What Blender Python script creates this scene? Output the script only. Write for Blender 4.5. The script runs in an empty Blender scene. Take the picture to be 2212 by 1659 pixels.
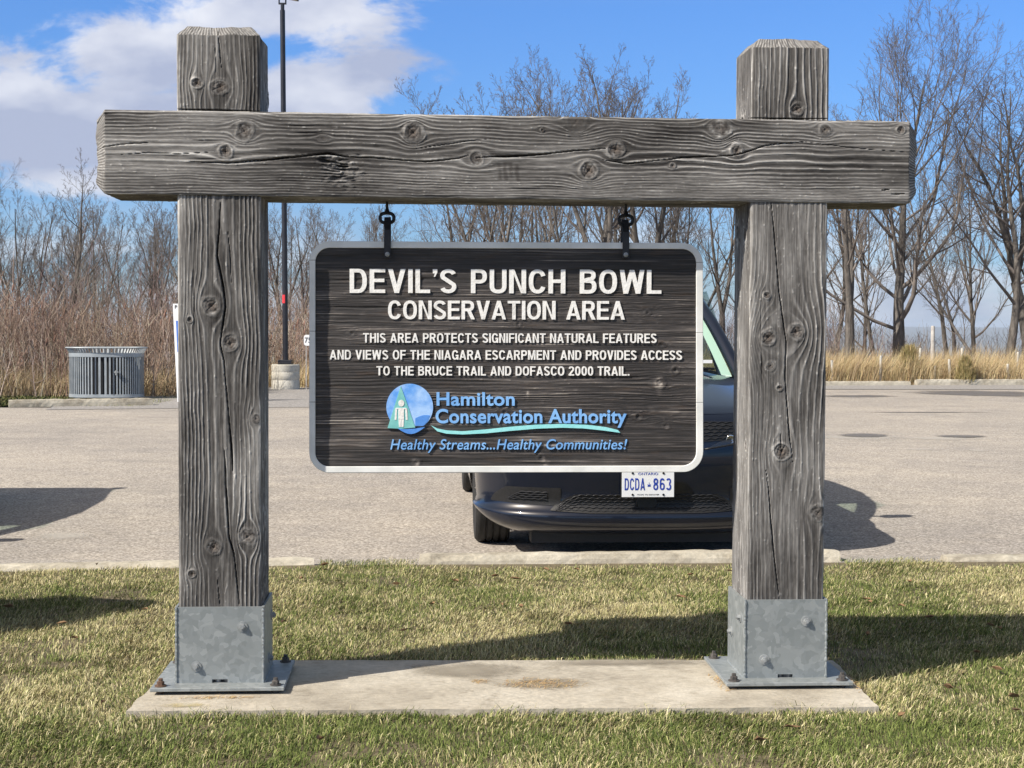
import bpy, bmesh, math, random
import numpy as np
from mathutils import Matrix, Vector
R = math.radians
SC = bpy.context.scene
COL = SC.collection

# ------------------------------------------------------------------ camera
F, CX, CY, HZ, H = 3370.0, 1106.0, 829.5, 710.0, 1.31
PITCH = math.atan((CY - HZ) / F)
ROLL = R(0.2)
cam = bpy.data.cameras.new("camera")
cam.sensor_width = 36.0
cam.lens = 36.0 * F / 2212.0
cam.clip_start, cam.clip_end = 0.1, 60000
camo = bpy.data.objects.new("camera", cam)
COL.objects.link(camo)
CAMM = Matrix.Translation((0, 0, H)) @ Matrix.Rotation(math.pi / 2 - PITCH, 4, 'X') @ Matrix.Rotation(ROLL, 4, 'Z')
camo.matrix_world = CAMM
SC.camera = camo

# ------------------------------------------------------------------ world, sun, exposure
YAW = R(3.2)
sun_dir = Vector((0.938, 0.603, -1.0)).normalized()      # the way the light travels
SUN_EL = math.asin(-sun_dir.z)
SUN_AZ = math.atan2(-sun_dir.x, -sun_dir.y)               # from +Y towards +X
SKY_STRENGTH = 0.1
SUN_STRENGTH = 4.6
SC.view_settings.view_transform = 'Standard'
SC.view_settings.look = 'None'
SC.view_settings.gamma = 1.0
SC.view_settings.exposure = 0.60


def build_world():
    w = bpy.data.worlds.new("World")
    SC.world = w
    w.use_nodes = True
    nt = w.node_tree
    nt.nodes.clear()
    N = nt.nodes.new
    L = nt.links.new
    out = N('ShaderNodeOutputWorld')
    bg = N('ShaderNodeBackground')
    bg.inputs[1].default_value = SKY_STRENGTH
    L(bg.outputs[0], out.inputs[0])
    sky = N('ShaderNodeTexSky')
    sky.sky_type = 'NISHITA'
    sky.sun_disc = False
    sky.sun_elevation = SUN_EL
    sky.sun_rotation = SUN_AZ
    sky.altitude = 200
    tc = N('ShaderNodeTexCoord')
    sep = N('ShaderNodeSeparateXYZ')
    L(tc.outputs['Generated'], sep.inputs[0])

    def math_(op, a, b=None, clamp=False):
        n = N('ShaderNodeMath')
        n.operation = op
        n.use_clamp = clamp
        for i, v in enumerate((a, b)):
            if v is None:
                continue
            if isinstance(v, (int, float)):
                n.inputs[i].default_value = v
            else:
                L(v, n.inputs[i])
        return n.outputs[0]
    # sky tint by elevation, warmed overhead to take the blue out of the shade
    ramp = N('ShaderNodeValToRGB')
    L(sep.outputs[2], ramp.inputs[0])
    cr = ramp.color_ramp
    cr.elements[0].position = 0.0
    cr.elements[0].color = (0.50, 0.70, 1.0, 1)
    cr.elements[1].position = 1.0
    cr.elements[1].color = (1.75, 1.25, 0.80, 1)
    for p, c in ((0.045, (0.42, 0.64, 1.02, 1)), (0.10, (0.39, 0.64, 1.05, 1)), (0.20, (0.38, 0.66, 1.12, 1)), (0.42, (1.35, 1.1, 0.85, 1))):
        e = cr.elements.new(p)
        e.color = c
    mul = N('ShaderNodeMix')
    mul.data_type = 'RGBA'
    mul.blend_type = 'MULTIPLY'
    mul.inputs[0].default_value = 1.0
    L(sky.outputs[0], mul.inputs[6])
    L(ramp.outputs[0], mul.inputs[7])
    # clouds: banks at given azimuth and elevation, broken up by noise on the sky direction
    ysafe = math_('MAXIMUM', sep.outputs[1], 0.05)
    U = math_('DIVIDE', sep.outputs[0], ysafe)
    V = math_('DIVIDE', sep.outputs[2], ysafe)
    uv = N('ShaderNodeCombineXYZ')
    L(U, uv.inputs[0])
    L(V, uv.inputs[1])
    nz = N('ShaderNodeTexNoise')
    nz.inputs['Scale'].default_value = 10.5
    nz.inputs['Detail'].default_value = 9.0
    nz.inputs['Roughness'].default_value = 0.62
    nz.inputs['Distortion'].default_value = 0.25
    st = N('ShaderNodeMapping')
    st.inputs['Scale'].default_value = (1.0, 1.9, 1.0)
    st.inputs['Location'].default_value = (3.3, 1.7, 0.4)
    L(uv.outputs[0], st.inputs[0])
    L(st.outputs[0], nz.inputs['Vector'])
    banks = [(-10, 225, 240, 105), (330, 135, 215, 115), (580, 40, 260, 80), (740, 190, 190, 115), (100, 320, 350, 95),
             (480, 260, 280, 130), (160, 395, 260, 60), (70, 265, 300, 60)]
    m = None
    for (px, py, rx, ry) in banks:
        s = N('ShaderNodeVectorMath')
        s.operation = 'SUBTRACT'
        L(uv.outputs[0], s.inputs[0])
        s.inputs[1].default_value = ((px - CX) / F, (HZ - py) / F, 0)
        d = N('ShaderNodeVectorMath')
        d.operation = 'DIVIDE'
        L(s.outputs[0], d.inputs[0])
        d.inputs[1].default_value = (rx / F, ry / F, 1)
        ln = N('ShaderNodeVectorMath')
        ln.operation = 'LENGTH'
        L(d.outputs[0], ln.inputs[0])
        f = math_('SUBTRACT', 1.0, ln.outputs['Value'])
        m = f if m is None else math_('MAXIMUM', m, f)
    nn = math_('MULTIPLY', math_('SUBTRACT', nz.outputs[0], 0.5), 3.4)
    field = math_('ADD', math_('MULTIPLY', m, 1.12), nn)
    mr = N('ShaderNodeMapRange')
    mr.interpolation_type = 'SMOOTHSTEP'
    mr.inputs[1].default_value = -0.15
    mr.inputs[2].default_value = 0.45
    L(field, mr.inputs[0])
    # thin high veil low over the horizon
    nz2 = N('ShaderNodeTexNoise')
    nz2.inputs['Scale'].default_value = 7.0
    nz2.inputs['Detail'].default_value = 7.0
    st2 = N('ShaderNodeMapping')
    st2.inputs['Scale'].default_value = (1.0, 4.0, 1.0)
    st2.inputs['Location'].default_value = (7.1, 0.2, 2.0)
    L(uv.outputs[0], st2.inputs[0])
    L(st2.outputs[0], nz2.inputs['Vector'])
    low = N('ShaderNodeMapRange')
    low.interpolation_type = 'SMOOTHSTEP'
    low.inputs[1].default_value = 0.115
    low.inputs[2].default_value = 0.02
    L(V, low.inputs[0])
    v2 = N('ShaderNodeMapRange')
    v2.interpolation_type = 'SMOOTHSTEP'
    v2.inputs[1].default_value = 0.40
    v2.inputs[2].default_value = 0.62
    L(nz2.outputs[0], v2.inputs[0])
    veil = math_('MULTIPLY', math_('MULTIPLY', low.outputs[0], v2.outputs[0]), 0.75)
    front = N('ShaderNodeMapRange')
    front.inputs[1].default_value = 0.06
    front.inputs[2].default_value = 0.3
    L(sep.outputs[1], front.inputs[0])
    fac = math_('MULTIPLY', math_('MAXIMUM', math_('MULTIPLY', mr.outputs[0], 0.93), veil), front.outputs[0])
    shade = N('ShaderNodeTexNoise')
    shade.inputs['Scale'].default_value = 9.0
    shade.inputs['Detail'].default_value = 5.0
    L(st.outputs[0], shade.inputs['Vector'])
    sr = N('ShaderNodeValToRGB')
    sr.color_ramp.elements[0].position = 0.38
    sr.color_ramp.elements[0].color = (3.1, 3.4, 4.45, 1)
    sr.color_ramp.elements[1].position = 0.62
    sr.color_ramp.elements[1].color = (6.0, 6.1, 6.5, 1)
    L(shade.outputs[0], sr.inputs[0])
    mix = N('ShaderNodeMix')
    mix.data_type = 'RGBA'
    L(fac, mix.inputs[0])
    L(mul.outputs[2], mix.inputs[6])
    L(sr.outputs[0], mix.inputs[7])
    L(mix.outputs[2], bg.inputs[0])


build_world()
sun = bpy.data.lights.new("sun", 'SUN')
sun.energy = SUN_STRENGTH
sun.angle = R(0.53)
sun.color = (1.0, 0.935, 0.83)
suno = bpy.data.objects.new("sun", sun)
COL.objects.link(suno)
suno.rotation_euler = sun_dir.to_track_quat('-Z', 'Y').to_euler()
suno.location = (-20, -15, 22)

# ------------------------------------------------------------------ pixel -> place helpers (photo measured at 2212 x 1659)
CI = CAMM.to_3x3()


def ray(px, py):
    return (CI @ Vector(((px - CX) / F, -(py - CY) / F, -1.0))).normalized()


def ground(px, py, z=0.0):
    d = ray(px, py)
    t = (z - H) / d.z
    return Vector((0, 0, H)) + d * t


def at(px, py, D):
    d = ray(px, py)
    return Vector((0, 0, H)) + d * (D / d.y)


ORG = Vector((-0.034, 5.66, 0.0))
FM = Matrix.Translation(ORG) @ Matrix.Rotation(YAW, 4, 'Z')
FMI = FM.inverted()


def ap(px, py, yl=0.0):
    """pixel -> (x, z) on the plane y = yl of the sign's own frame"""
    o = FMI @ Vector((0, 0, H))
    d = FMI.to_3x3() @ ray(px, py)
    t = (yl - o.y) / d.y
    p = o + d * t
    return p.x, p.z


def gl(px, py, z=0.0):
    """pixel on the ground -> (x, y) in the sign's own frame"""
    p = FMI @ ground(px, py, z)
    return p.x, p.y


# ------------------------------------------------------------------ object helpers
def tag(o, label=None, cat=None, group=None, kind=None):
    if label:
        o['label'] = label
    if cat:
        o['category'] = cat
    if group:
        o['group'] = group
    if kind:
        o['kind'] = kind
    return o


def empty(name, loc=(0, 0, 0), rz=0.0, label=None, cat=None, group=None):
    o = bpy.data.objects.new(name, None)
    o.empty_display_size = 0.2
    COL.objects.link(o)
    o.location = loc
    o.rotation_euler = (0, 0, rz)
    return tag(o, label, cat, group)


def link(name, me, mat, parent=None):
    o = bpy.data.objects.new(name, me)
    COL.objects.link(o)
    if mat is not None:
        me.materials.append(mat)
    if parent is not None:
        o.parent = parent
    return o


def np_mesh(name, V, quads=None, tris=None, smooth=False, cols=None, uv=None, colname='tone'):
    V = np.asarray(V, dtype=np.float32)
    me = bpy.data.meshes.new(name)
    nq = 0 if quads is None else len(quads)
    ntr = 0 if tris is None else len(tris)
    me.vertices.add(len(V))
    me.vertices.foreach_set('co', V.ravel())
    loops = []
    if nq:
        loops.append(np.asarray(quads, dtype=np.int32).ravel())
    if ntr:
        loops.append(np.asarray(tris, dtype=np.int32).ravel())
    lv = np.concatenate(loops)
    me.loops.add(len(lv))
    me.loops.foreach_set('vertex_index', lv)
    starts = np.concatenate([np.arange(nq) * 4, nq * 4 + np.arange(ntr) * 3]).astype(np.int32)
    tot = np.concatenate([np.full(nq, 4), np.full(ntr, 3)]).astype(np.int32)
    me.polygons.add(nq + ntr)
    me.polygons.foreach_set('loop_start', starts)
    me.polygons.foreach_set('loop_total', tot)
    if smooth:
        me.polygons.foreach_set('use_smooth', np.ones(nq + ntr, dtype=bool))
    if cols is not None:
        c = np.ones((len(V), 4), dtype=np.float32)
        cols = np.asarray(cols, dtype=np.float32)
        c[:, :cols.shape[1]] = cols
        at_ = me.attributes.new(colname, 'FLOAT_COLOR', 'POINT')
        at_.data.foreach_set('color', c.ravel())
    if uv is not None:
        ul = me.uv_layers.new(name='UVMap')
        ul.data.foreach_set('uv', np.asarray(uv, dtype=np.float32)[lv].ravel())
    me.update(calc_edges=True)
    me.validate()
    return me


class MB:
    """collects simple shapes that become one mesh"""

    def __init__(self):
        self.v, self.f = [], []

    def add(self, vs, fs):
        b = len(self.v)
        self.v += [tuple(p) for p in vs]
        self.f += [tuple(b + i for i in f) for f in fs]

    def box(self, x0, x1, y0, y1, z0, z1, m=None):
        vs = [(x, y, z) for z in (z0, z1) for y in (y0, y1) for x in (x0, x1)]
        if m is not None:
            vs = [tuple(m @ Vector(p)) for p in vs]
        self.add(vs, [(0, 2, 3, 1), (4, 5, 7, 6), (0, 1, 5, 4), (2, 6, 7, 3), (0, 4, 6, 2), (1, 3, 7, 5)])

    def prism(self, pts, y0, y1):
        """polygon in x,z extruded along y (y0 is the face towards the viewer)"""
        n = len(pts)
        vs = [(p[0], y0, p[1]) for p in pts] + [(p[0], y1, p[1]) for p in pts]
        fs = [tuple(range(n)), tuple(range(2 * n - 1, n - 1, -1))]
        fs += [(i, i + n, (i + 1) % n + n, (i + 1) % n) for i in range(n)]
        self.add(vs, fs)

    def tube(self, pts, rad, k=8, cap=True, closed=False, flat=None):
        pts = [Vector(p) for p in pts]
        n = len(pts)
        rs = rad if isinstance(rad, (list, tuple)) else [rad] * n
        b = len(self.v)
        up = Vector((0, 0, 1))
        for i in range(n):
            if closed:
                d = (pts[(i + 1) % n] - pts[i - 1])
            else:
                d = pts[min(i + 1, n - 1)] - pts[max(i - 1, 0)]
            d.normalize()
            r = up if abs(d.z) < 0.9 else Vector((0, 1, 0))
            a = d.cross(r).normalized()
            c = a.cross(d).normalized()
            for j in range(k):
                t = 2 * math.pi * j / k
                self.v.append(tuple(pts[i] + a * (rs[i] * math.cos(t)) + c * (rs[i] * math.sin(t))))
        m = n if closed else n - 1
        for i in range(m):
            i2 = (i + 1) % n
            for j in range(k):
                j2 = (j + 1) % k
                self.f.append((b + i * k + j, b + i * k + j2, b + i2 * k + j2, b + i2 * k + j))
        if cap and not closed:
            self.f.append(tuple(b + j for j in range(k))[::-1])
            self.f.append(tuple(b + (n - 1) * k + j for j in range(k)))

    def lathe(self, prof, c=(0, 0, 0), k=24, axis='Z', sx=1.0, sy=1.0, cap=False):
        b = len(self.v)
        for (r, h) in prof:
            for j in range(k):
                t = 2 * math.pi * j / k
                x, y = r * math.cos(t) * sx, r * math.sin(t) * sy
                if axis == 'Z':
                    p = (c[0] + x, c[1] + y, c[2] + h)
                elif axis == 'Y':
                    p = (c[0] + x, c[1] + h, c[2] + y)
                else:
                    p = (c[0] + h, c[1] + x, c[2] + y)
                self.v.append(p)
        for i in range(len(prof) - 1):
            for j in range(k):
                j2 = (j + 1) % k
                self.f.append((b + i * k + j, b + i * k + j2, b + (i + 1) * k + j2, b + (i + 1) * k + j))
        if cap:
            self.f.append(tuple(b + j for j in range(k))[::-1])
            self.f.append(tuple(b + (len(prof) - 1) * k + j for j in range(k)))

    def grid(self, P, closed_u=False):
        """P[i][j] points"""
        b = len(self.v)
        n, m = len(P), len(P[0])
        for row in P:
            self.v += [tuple(p) for p in row]
        for i in range(n - 1):
            for j in range(m - 1):
                self.f.append((b + i * m + j, b + i * m + j + 1, b + (i + 1) * m + j + 1, b + (i + 1) * m + j))

    def build(self, name, mat, parent=None, off=(0, 0, 0), smooth=False, bevel=0.0, bseg=2, recalc=True, angle=None):
        me = bpy.data.meshes.new(name)
        me.from_pydata([(p[0] - off[0], p[1] - off[1], p[2] - off[2]) for p in self.v], [], self.f)
        if recalc or bevel:
            bm = bmesh.new()
            bm.from_mesh(me)
            if bevel:
                bmesh.ops.remove_doubles(bm, verts=bm.verts, dist=1e-6)
                es = [e for e in bm.edges if len(e.link_faces) == 2 and e.calc_face_angle(0) > 0.5]
                bmesh.ops.bevel(bm, geom=es, offset=bevel, segments=bseg, profile=0.5, affect='EDGES', clamp_overlap=True)
            bmesh.ops.recalc_face_normals(bm, faces=bm.faces)
            bm.to_mesh(me)
            bm.free()
        if smooth:
            for p in me.polygons:
                p.use_smooth = True
            if angle:
                me.set_sharp_from_angle(angle=R(angle))
        return link(name, me, mat, parent)


# ------------------------------------------------------------------ numpy noise
def _h(ix, iy, seed):
    x = (ix.astype(np.int64) * 374761393 + iy.astype(np.int64) * 668265263 + seed * 1442695041) & 0x7fffffff
    x = ((x ^ (x >> 13)) * 1274126177) & 0x7fffffff
    x = ((x ^ (x >> 16)) * 1911520717) & 0x7fffffff
    return ((x ^ (x >> 11)) & 0xffff) / 65535.0


def vn(x, y, seed=0):
    ix, iy = np.floor(x), np.floor(y)
    fx, fy = x - ix, y - iy
    fx, fy = fx * fx * (3 - 2 * fx), fy * fy * (3 - 2 * fy)
    a, b = _h(ix, iy, seed), _h(ix + 1, iy, seed)
    c, d = _h(ix, iy + 1, seed), _h(ix + 1, iy + 1, seed)
    return (a + (b - a) * fx) * (1 - fy) + (c + (d - c) * fx) * fy - 0.5


def fbm(x, y, seed=0, o=4):
    s, a = 0, 1.0
    for i in range(o):
        s = s + a * vn(x * 2 ** i, y * 2 ** i, seed + i * 17)
        a *= 0.5
    return s


# ------------------------------------------------------------------ materials
def mat(name, base=(0.5, 0.5, 0.5), rough=0.6, metal=0.0, **kw):
    m = bpy.data.materials.new(name)
    m.use_nodes = True
    b = m.node_tree.nodes['Principled BSDF']
    b.inputs['Base Color'].default_value = (*base, 1)
    b.inputs['Roughness'].default_value = rough
    b.inputs['Metallic'].default_value = metal
    for k, v in kw.items():
        b.inputs[k.replace('_', ' ')].default_value = v
    return m


class NT:
    def __init__(self, m):
        self.t = m.node_tree
        self.b = self.t.nodes['Principled BSDF']

    def n(self, ty, **kw):
        x = self.t.nodes.new(ty)
        for k, v in kw.items():
            if k in x.inputs:
                x.inputs[k].default_value = v
            else:
                setattr(x, k, v)
        return x

    def l(self, a, b):
        self.t.links.new(a, b)

    def coord(self, which='Object', scale=(1, 1, 1)):
        tc = self.n('ShaderNodeTexCoord')
        mp = self.n('ShaderNodeMapping')
        mp.inputs['Scale'].default_value = scale
        self.l(tc.outputs[which], mp.inputs[0])
        return mp.outputs[0]

    def noise(self, vec, scale, detail=4, rough=0.55, dist=0.0):
        x = self.n('ShaderNodeTexNoise')
        x.inputs['Scale'].default_value = scale
        x.inputs['Detail'].default_value = detail
        x.inputs['Roughness'].default_value = rough
        x.inputs['Distortion'].default_value = dist
        self.l(vec, x.inputs['Vector'])
        return x.outputs[0]

    def ramp(self, fac, stops, interp='LINEAR'):
        r = self.n('ShaderNodeValToRGB')
        cr = r.color_ramp
        cr.interpolation = interp
        while len(cr.elements) < len(stops):
            cr.elements.new(0.5)
        for e, (p, c) in zip(cr.elements, stops):
            e.position = p
            e.color = (*c, 1) if len(c) == 3 else c
        self.l(fac, r.inputs[0])
        return r.outputs[0]

    def mix(self, fac, a, b, mode='MIX'):
        x = self.n('ShaderNodeMix', data_type='RGBA', blend_type=mode)
        for i, v in ((0, fac), (6, a), (7, b)):
            if isinstance(v, (int, float)):
                x.inputs[i].default_value = v
            elif isinstance(v, tuple):
                x.inputs[i].default_value = (*v, 1) if len(v) == 3 else v
            else:
                self.l(v, x.inputs[i])
        return x.outputs[2]

    def math(self, op, a, b=0.0, clamp=False):
        x = self.n('ShaderNodeMath', operation=op, use_clamp=clamp)
        for i, v in enumerate((a, b)):
            if isinstance(v, (int, float)):
                x.inputs[i].default_value = v
            else:
                self.l(v, x.inputs[i])
        return x.outputs[0]

    def bump(self, h, strength=0.3, dist=0.01):
        x = self.n('ShaderNodeBump')
        x.inputs['Strength'].default_value = strength
        x.inputs['Distance'].default_value = dist
        self.l(h, x.inputs['Height'])
        self.l(x.outputs[0], self.b.inputs['Normal'])

    def col(self, c):
        self.l(c, self.b.inputs['Base Color'])

    def attr(self, name):
        a = self.n('ShaderNodeAttribute', attribute_name=name)
        return a


def m_wood():
    m = mat('weathered_timber', rough=0.88)
    t = NT(m)
    t.b.inputs['Specular IOR Level'].default_value = 0.3
    a = t.attr('tone')
    sep = t.n('ShaderNodeSeparateColor')
    t.l(a.outputs['Color'], sep.inputs[0])
    uv = t.coord('UV', (420, 9, 1))
    fib = t.noise(uv, 1.0, 5, 0.65)
    uv2 = t.coord('UV', (60, 14, 1))
    blot = t.noise(uv2, 0.25, 4, 0.6)
    v = t.math('ADD', sep.outputs[0], t.math('MULTIPLY', t.math('SUBTRACT', fib, 0.5), 0.42))
    v = t.math('ADD', v, t.math('MULTIPLY', t.math('SUBTRACT', blot, 0.5), 0.5))
    c = t.ramp(v, [(0.0, (0.022, 0.020, 0.019)), (0.30, (0.090, 0.085, 0.081)), (0.55, (0.198, 0.190, 0.182)), (0.8, (0.37, 0.36, 0.345)), (1.0, (0.56, 0.545, 0.52))])
    c = t.mix(sep.outputs[1], c, t.mix(fib, (0.055, 0.042, 0.034), (0.17, 0.14, 0.12)))
    c = t.mix(sep.outputs[2], c, (0.025, 0.02, 0.018))
    t.col(c)
    uv3 = t.coord('UV', (900, 40, 1))
    fine = t.noise(uv3, 1.0, 3, 0.6)
    t.bump(t.math('ADD', fib, t.math('MULTIPLY', fine, 0.6)), 0.55, 0.003)
    return m


def m_panelwood():
    m = mat('dark_stained_wood', rough=0.62)
    t = NT(m)
    a = t.attr('tone')
    sep = t.n('ShaderNodeSeparateColor')
    t.l(a.outputs['Color'], sep.inputs[0])
    fib = t.noise(t.coord('UV', (500, 8, 1)), 1.0, 5, 0.6)
    v = t.math('ADD', sep.outputs[0], t.math('MULTIPLY', t.math('SUBTRACT', fib, 0.5), 0.5))
    c = t.ramp(v, [(0.0, (0.008, 0.007, 0.007)), (0.40, (0.032, 0.0275, 0.026)), (0.68, (0.082, 0.071, 0.066)), (0.88, (0.20, 0.175, 0.155)), (1.0, (0.36, 0.32, 0.28))])
    br = t.noise(t.coord('UV', (40, 6, 1)), 1.0, 3, 0.6)
    c = t.mix(t.math('MULTIPLY', t.math('SUBTRACT', br, 0.56, True), 1.8, True), c, (0.10, 0.060, 0.032))
    t.col(c)
    t.bump(fib, 0.5, 0.002)
    return m


def m_attr(name, rough=0.9, colname='tone', trans=0.0):
    m = mat(name, rough=rough)
    t = NT(m)
    t.b.inputs['Specular IOR Level'].default_value = 0.15
    a = t.attr(colname)
    t.col(a.outputs['Color'])
    return m


def m_noisy(name, c0, c1, scale=8, rough=0.8, bump=0.2, bscale=None, metal=0.0, coord='Object', stretch=(1, 1, 1), lo=0.35, hi=0.65, bdist=0.01):
    m = mat(name, rough=rough, metal=metal)
    t = NT(m)
    co = t.coord(coord, stretch)
    n = t.noise(co, scale, 6, 0.6)
    t.col(t.ramp(n, [(lo, c0), (hi, c1)]))
    if bump:
        t.bump(t.noise(co, bscale or scale * 6, 4, 0.6), bump, bdist)
    return m


def m_asphalt():
    m = mat('worn_asphalt', rough=0.93)
    t = NT(m)
    co = t.coord('Object')
    big = t.noise(co, 0.35, 5, 0.6)
    mid = t.noise(co, 2.6, 5, 0.65)
    vor = t.n('ShaderNodeTexVoronoi', feature='F1')
    vor.inputs['Scale'].default_value = 88
    t.l(co, vor.inputs['Vector'])
    sepc = t.n('ShaderNodeSeparateColor')
    t.l(vor.outputs['Color'], sepc.inputs[0])
    fine = t.noise(co, 52, 4, 0.8)
    grain = t.ramp(t.math('ADD', t.math('MULTIPLY', sepc.outputs[0], 0.62), t.math('MULTIPLY', fine, 0.5)),
                   [(0.18, (0.13, 0.115, 0.10)), (0.42, (0.272, 0.246, 0.217)), (0.70, (0.375, 0.342, 0.306)), (0.92, (0.60, 0.56, 0.51))])
    c = t.mix(1.0, grain, t.ramp(big, [(0.32, (0.84, 0.84, 0.85)), (0.5, (1.0, 0.99, 0.975)), (0.68, (1.14, 1.12, 1.08))]), 'MULTIPLY')
    c = t.mix(1.0, c, t.ramp(mid, [(0.3, (0.88, 0.88, 0.89)), (0.7, (1.1, 1.09, 1.06))]), 'MULTIPLY')
    st = t.noise(t.coord('Object', (0.25, 1.0, 1.0)), 0.9, 4, 0.6)
    c = t.mix(t.math('MULTIPLY', t.math('SUBTRACT', st, 0.58, True), 3.0, True), c, (0.19, 0.175, 0.16))
    t.col(c)
    t.bump(t.math('ADD', sepc.outputs[0], fine), 0.45, 0.004)
    return m


def soften(m, inner=0.25, outer=1.0, amount=0.85, nscale=2.5):
    """lets a stain fade out towards its ragged rim"""
    t = NT(m)
    tc = t.n('ShaderNodeTexCoord')
    mp = t.n('ShaderNodeMapping')
    mp.inputs['Location'].default_value = (-1, -1, 0)
    mp.inputs['Scale'].default_value = (2, 2, 0)
    t.l(tc.outputs['Generated'], mp.inputs[0])
    ln = t.n('ShaderNodeVectorMath', operation='LENGTH')
    t.l(mp.outputs[0], ln.inputs[0])
    nz = t.noise(tc.outputs['Object'], nscale, 6, 0.7)
    r = t.math('ADD', ln.outputs['Value'], t.math('MULTIPLY', t.math('SUBTRACT', nz, 0.5), 1.3))
    mr = t.n('ShaderNodeMapRange', interpolation_type='SMOOTHSTEP')
    mr.inputs[1].default_value = outer - .1
    mr.inputs[2].default_value = inner
    t.l(r, mr.inputs[0])
    t.l(t.math('MULTIPLY', mr.outputs[0], amount), t.b.inputs['Alpha'])


def m_concrete(name, base=(0.44, 0.41, 0.355), dark=(0.26, 0.235, 0.2), light=(0.56, 0.53, 0.47)):
    m = mat(name, rough=0.92)
    t = NT(m)
    co = t.coord('Object')
    n1 = t.noise(co, 2.2, 6, 0.65)
    n2 = t.noise(co, 45, 4, 0.7)
    c = t.ramp(n1, [(0.3, dark), (0.5, base), (0.72, light)])
    c = t.mix(1.0, c, t.ramp(n2, [(0.3, (0.78, 0.77, 0.75)), (0.7, (1.12, 1.11, 1.08))]), 'MULTIPLY')
    n3 = t.noise(co, 11, 5, 0.7)
    c = t.mix(1.0, c, t.ramp(n3, [(0.30, (0.74, 0.72, 0.68)), (0.46, (1.0, 1.0, 1.0)), (0.7, (1.08, 1.07, 1.05))]), 'MULTIPLY')
    t.col(c)
    t.bump(t.math('ADD', n2, n3), 0.5, 0.006)
    return m, t


def m_galv():
    m = mat('galvanised_steel', rough=0.5, metal=0.25)
    t = NT(m)
    co = t.coord('Object')
    wob = t.n('ShaderNodeVectorMath', operation='ADD')
    nz = t.n('ShaderNodeTexNoise')
    nz.inputs['Scale'].default_value = 16
    nz.inputs['Detail'].default_value = 2
    t.l(co, nz.inputs['Vector'])
    sc = t.n('ShaderNodeVectorMath', operation='SCALE')
    sc.inputs['Scale'].default_value = 0.085
    t.l(nz.outputs['Color'], sc.inputs[0])
    t.l(co, wob.inputs[0])
    t.l(sc.outputs[0], wob.inputs[1])
    vor = t.n('ShaderNodeTexVoronoi', feature='F1')
    vor.inputs['Scale'].default_value = 46
    t.l(wob.outputs[0], vor.inputs['Vector'])
    s = t.n('ShaderNodeSeparateColor')
    t.l(vor.outputs['Color'], s.inputs[0])
    big = t.noise(co, 5, 4, 0.6)
    v = t.math('ADD', t.math('MULTIPLY', s.outputs[0], 0.7), t.math('MULTIPLY', big, 0.5))
    t.col(t.ramp(v, [(0.2, (0.205, 0.226, 0.231)), (0.5, (0.238, 0.26, 0.265)), (0.75, (0.262, 0.284, 0.289)), (1.0, (0.32, 0.342, 0.347))]))
    t.bump(t.noise(co, 70, 3, 0.6), 0.08, 0.002)
    return m


def m_soil(name, c0, c1, c2):
    m = mat(name, rough=0.98)
    t = NT(m)
    co = t.coord('Object')
    n1 = t.noise(co, 1.3, 6, 0.6)
    n2 = t.noise(co, 22, 4, 0.7)
    c = t.mix(t.ramp(n2, [(0.35, (0, 0, 0)), (0.65, (1, 1, 1))]), t.ramp(n1, [(0.3, c0), (0.7, c1)]), c2)
    t.col(c)
    t.bump(n2, 0.5, 0.01)
    return m


def m_glass(name, tint=(0.05, 0.07, 0.065), alpha=0.5):
    m = bpy.data.materials.new(name)
    m.use_nodes = True
    nt = m.node_tree
    nt.nodes.clear()
    o = nt.nodes.new('ShaderNodeOutputMaterial')
    g = nt.nodes.new('ShaderNodeBsdfGlossy')
    g.inputs['Roughness'].default_value = 0.02
    tr = nt.nodes.new('ShaderNodeBsdfTransparent')
    tr.inputs[0].default_value = (*tint, 1)
    lw = nt.nodes.new('ShaderNodeLayerWeight')
    lw.inputs['Blend'].default_value = 0.5
    pw = nt.nodes.new('ShaderNodeMath')
    pw.operation = 'POWER'
    pw.inputs[1].default_value = 4.0
    nt.links.new(lw.outputs['Facing'], pw.inputs[0])
    fr = nt.nodes.new('ShaderNodeMapRange')
    fr.inputs[3].default_value = 0.045
    fr.inputs[4].default_value = 1.0
    nt.links.new(pw.outputs[0], fr.inputs[0])
    mx = nt.nodes.new('ShaderNodeMixShader')
    nt.links.new(fr.outputs[0], mx.inputs[0])
    nt.links.new(tr.outputs[0], mx.inputs[1])
    nt.links.new(g.outputs[0], mx.inputs[2])
    nt.links.new(mx.outputs[0], o.inputs[0])
    return m


M = {}
M['wood'] = m_wood()
M['panel'] = m_panelwood()
M['asphalt'] = m_asphalt()
M['pad'], _t = m_concrete('old_concrete_pad', (0.40, 0.365, 0.305), (0.26, 0.232, 0.19), (0.53, 0.495, 0.43))
M['kerb'], _t = m_concrete('pale_kerb_concrete', (0.43, 0.40, 0.335), (0.20, 0.175, 0.14), (0.56, 0.53, 0.46))
M['footing'], _t = m_concrete('footing_concrete', (0.50, 0.49, 0.45), (0.40, 0.38, 0.33), (0.60, 0.59, 0.55))
M['galv'] = m_galv()
M['bolt'] = m_noisy('bolt_steel', (0.20, 0.215, 0.22), (0.34, 0.355, 0.36), 40, 0.5, 0.1, metal=0.2)
M['anchor'] = m_noisy('dark_anchor_steel', (0.035, 0.033, 0.032), (0.10, 0.088, 0.08), 60, 0.7, 0.3)
M['rust'] = m_noisy('rusty_anchor_steel', (0.06, 0.035, 0.022), (0.17, 0.095, 0.06), 60, 0.85, 0.3)
M['iron'] = m_noisy('black_iron', (0.012, 0.012, 0.014), (0.03, 0.03, 0.033), 30, 0.5, 0.15, metal=0.2)
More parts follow.
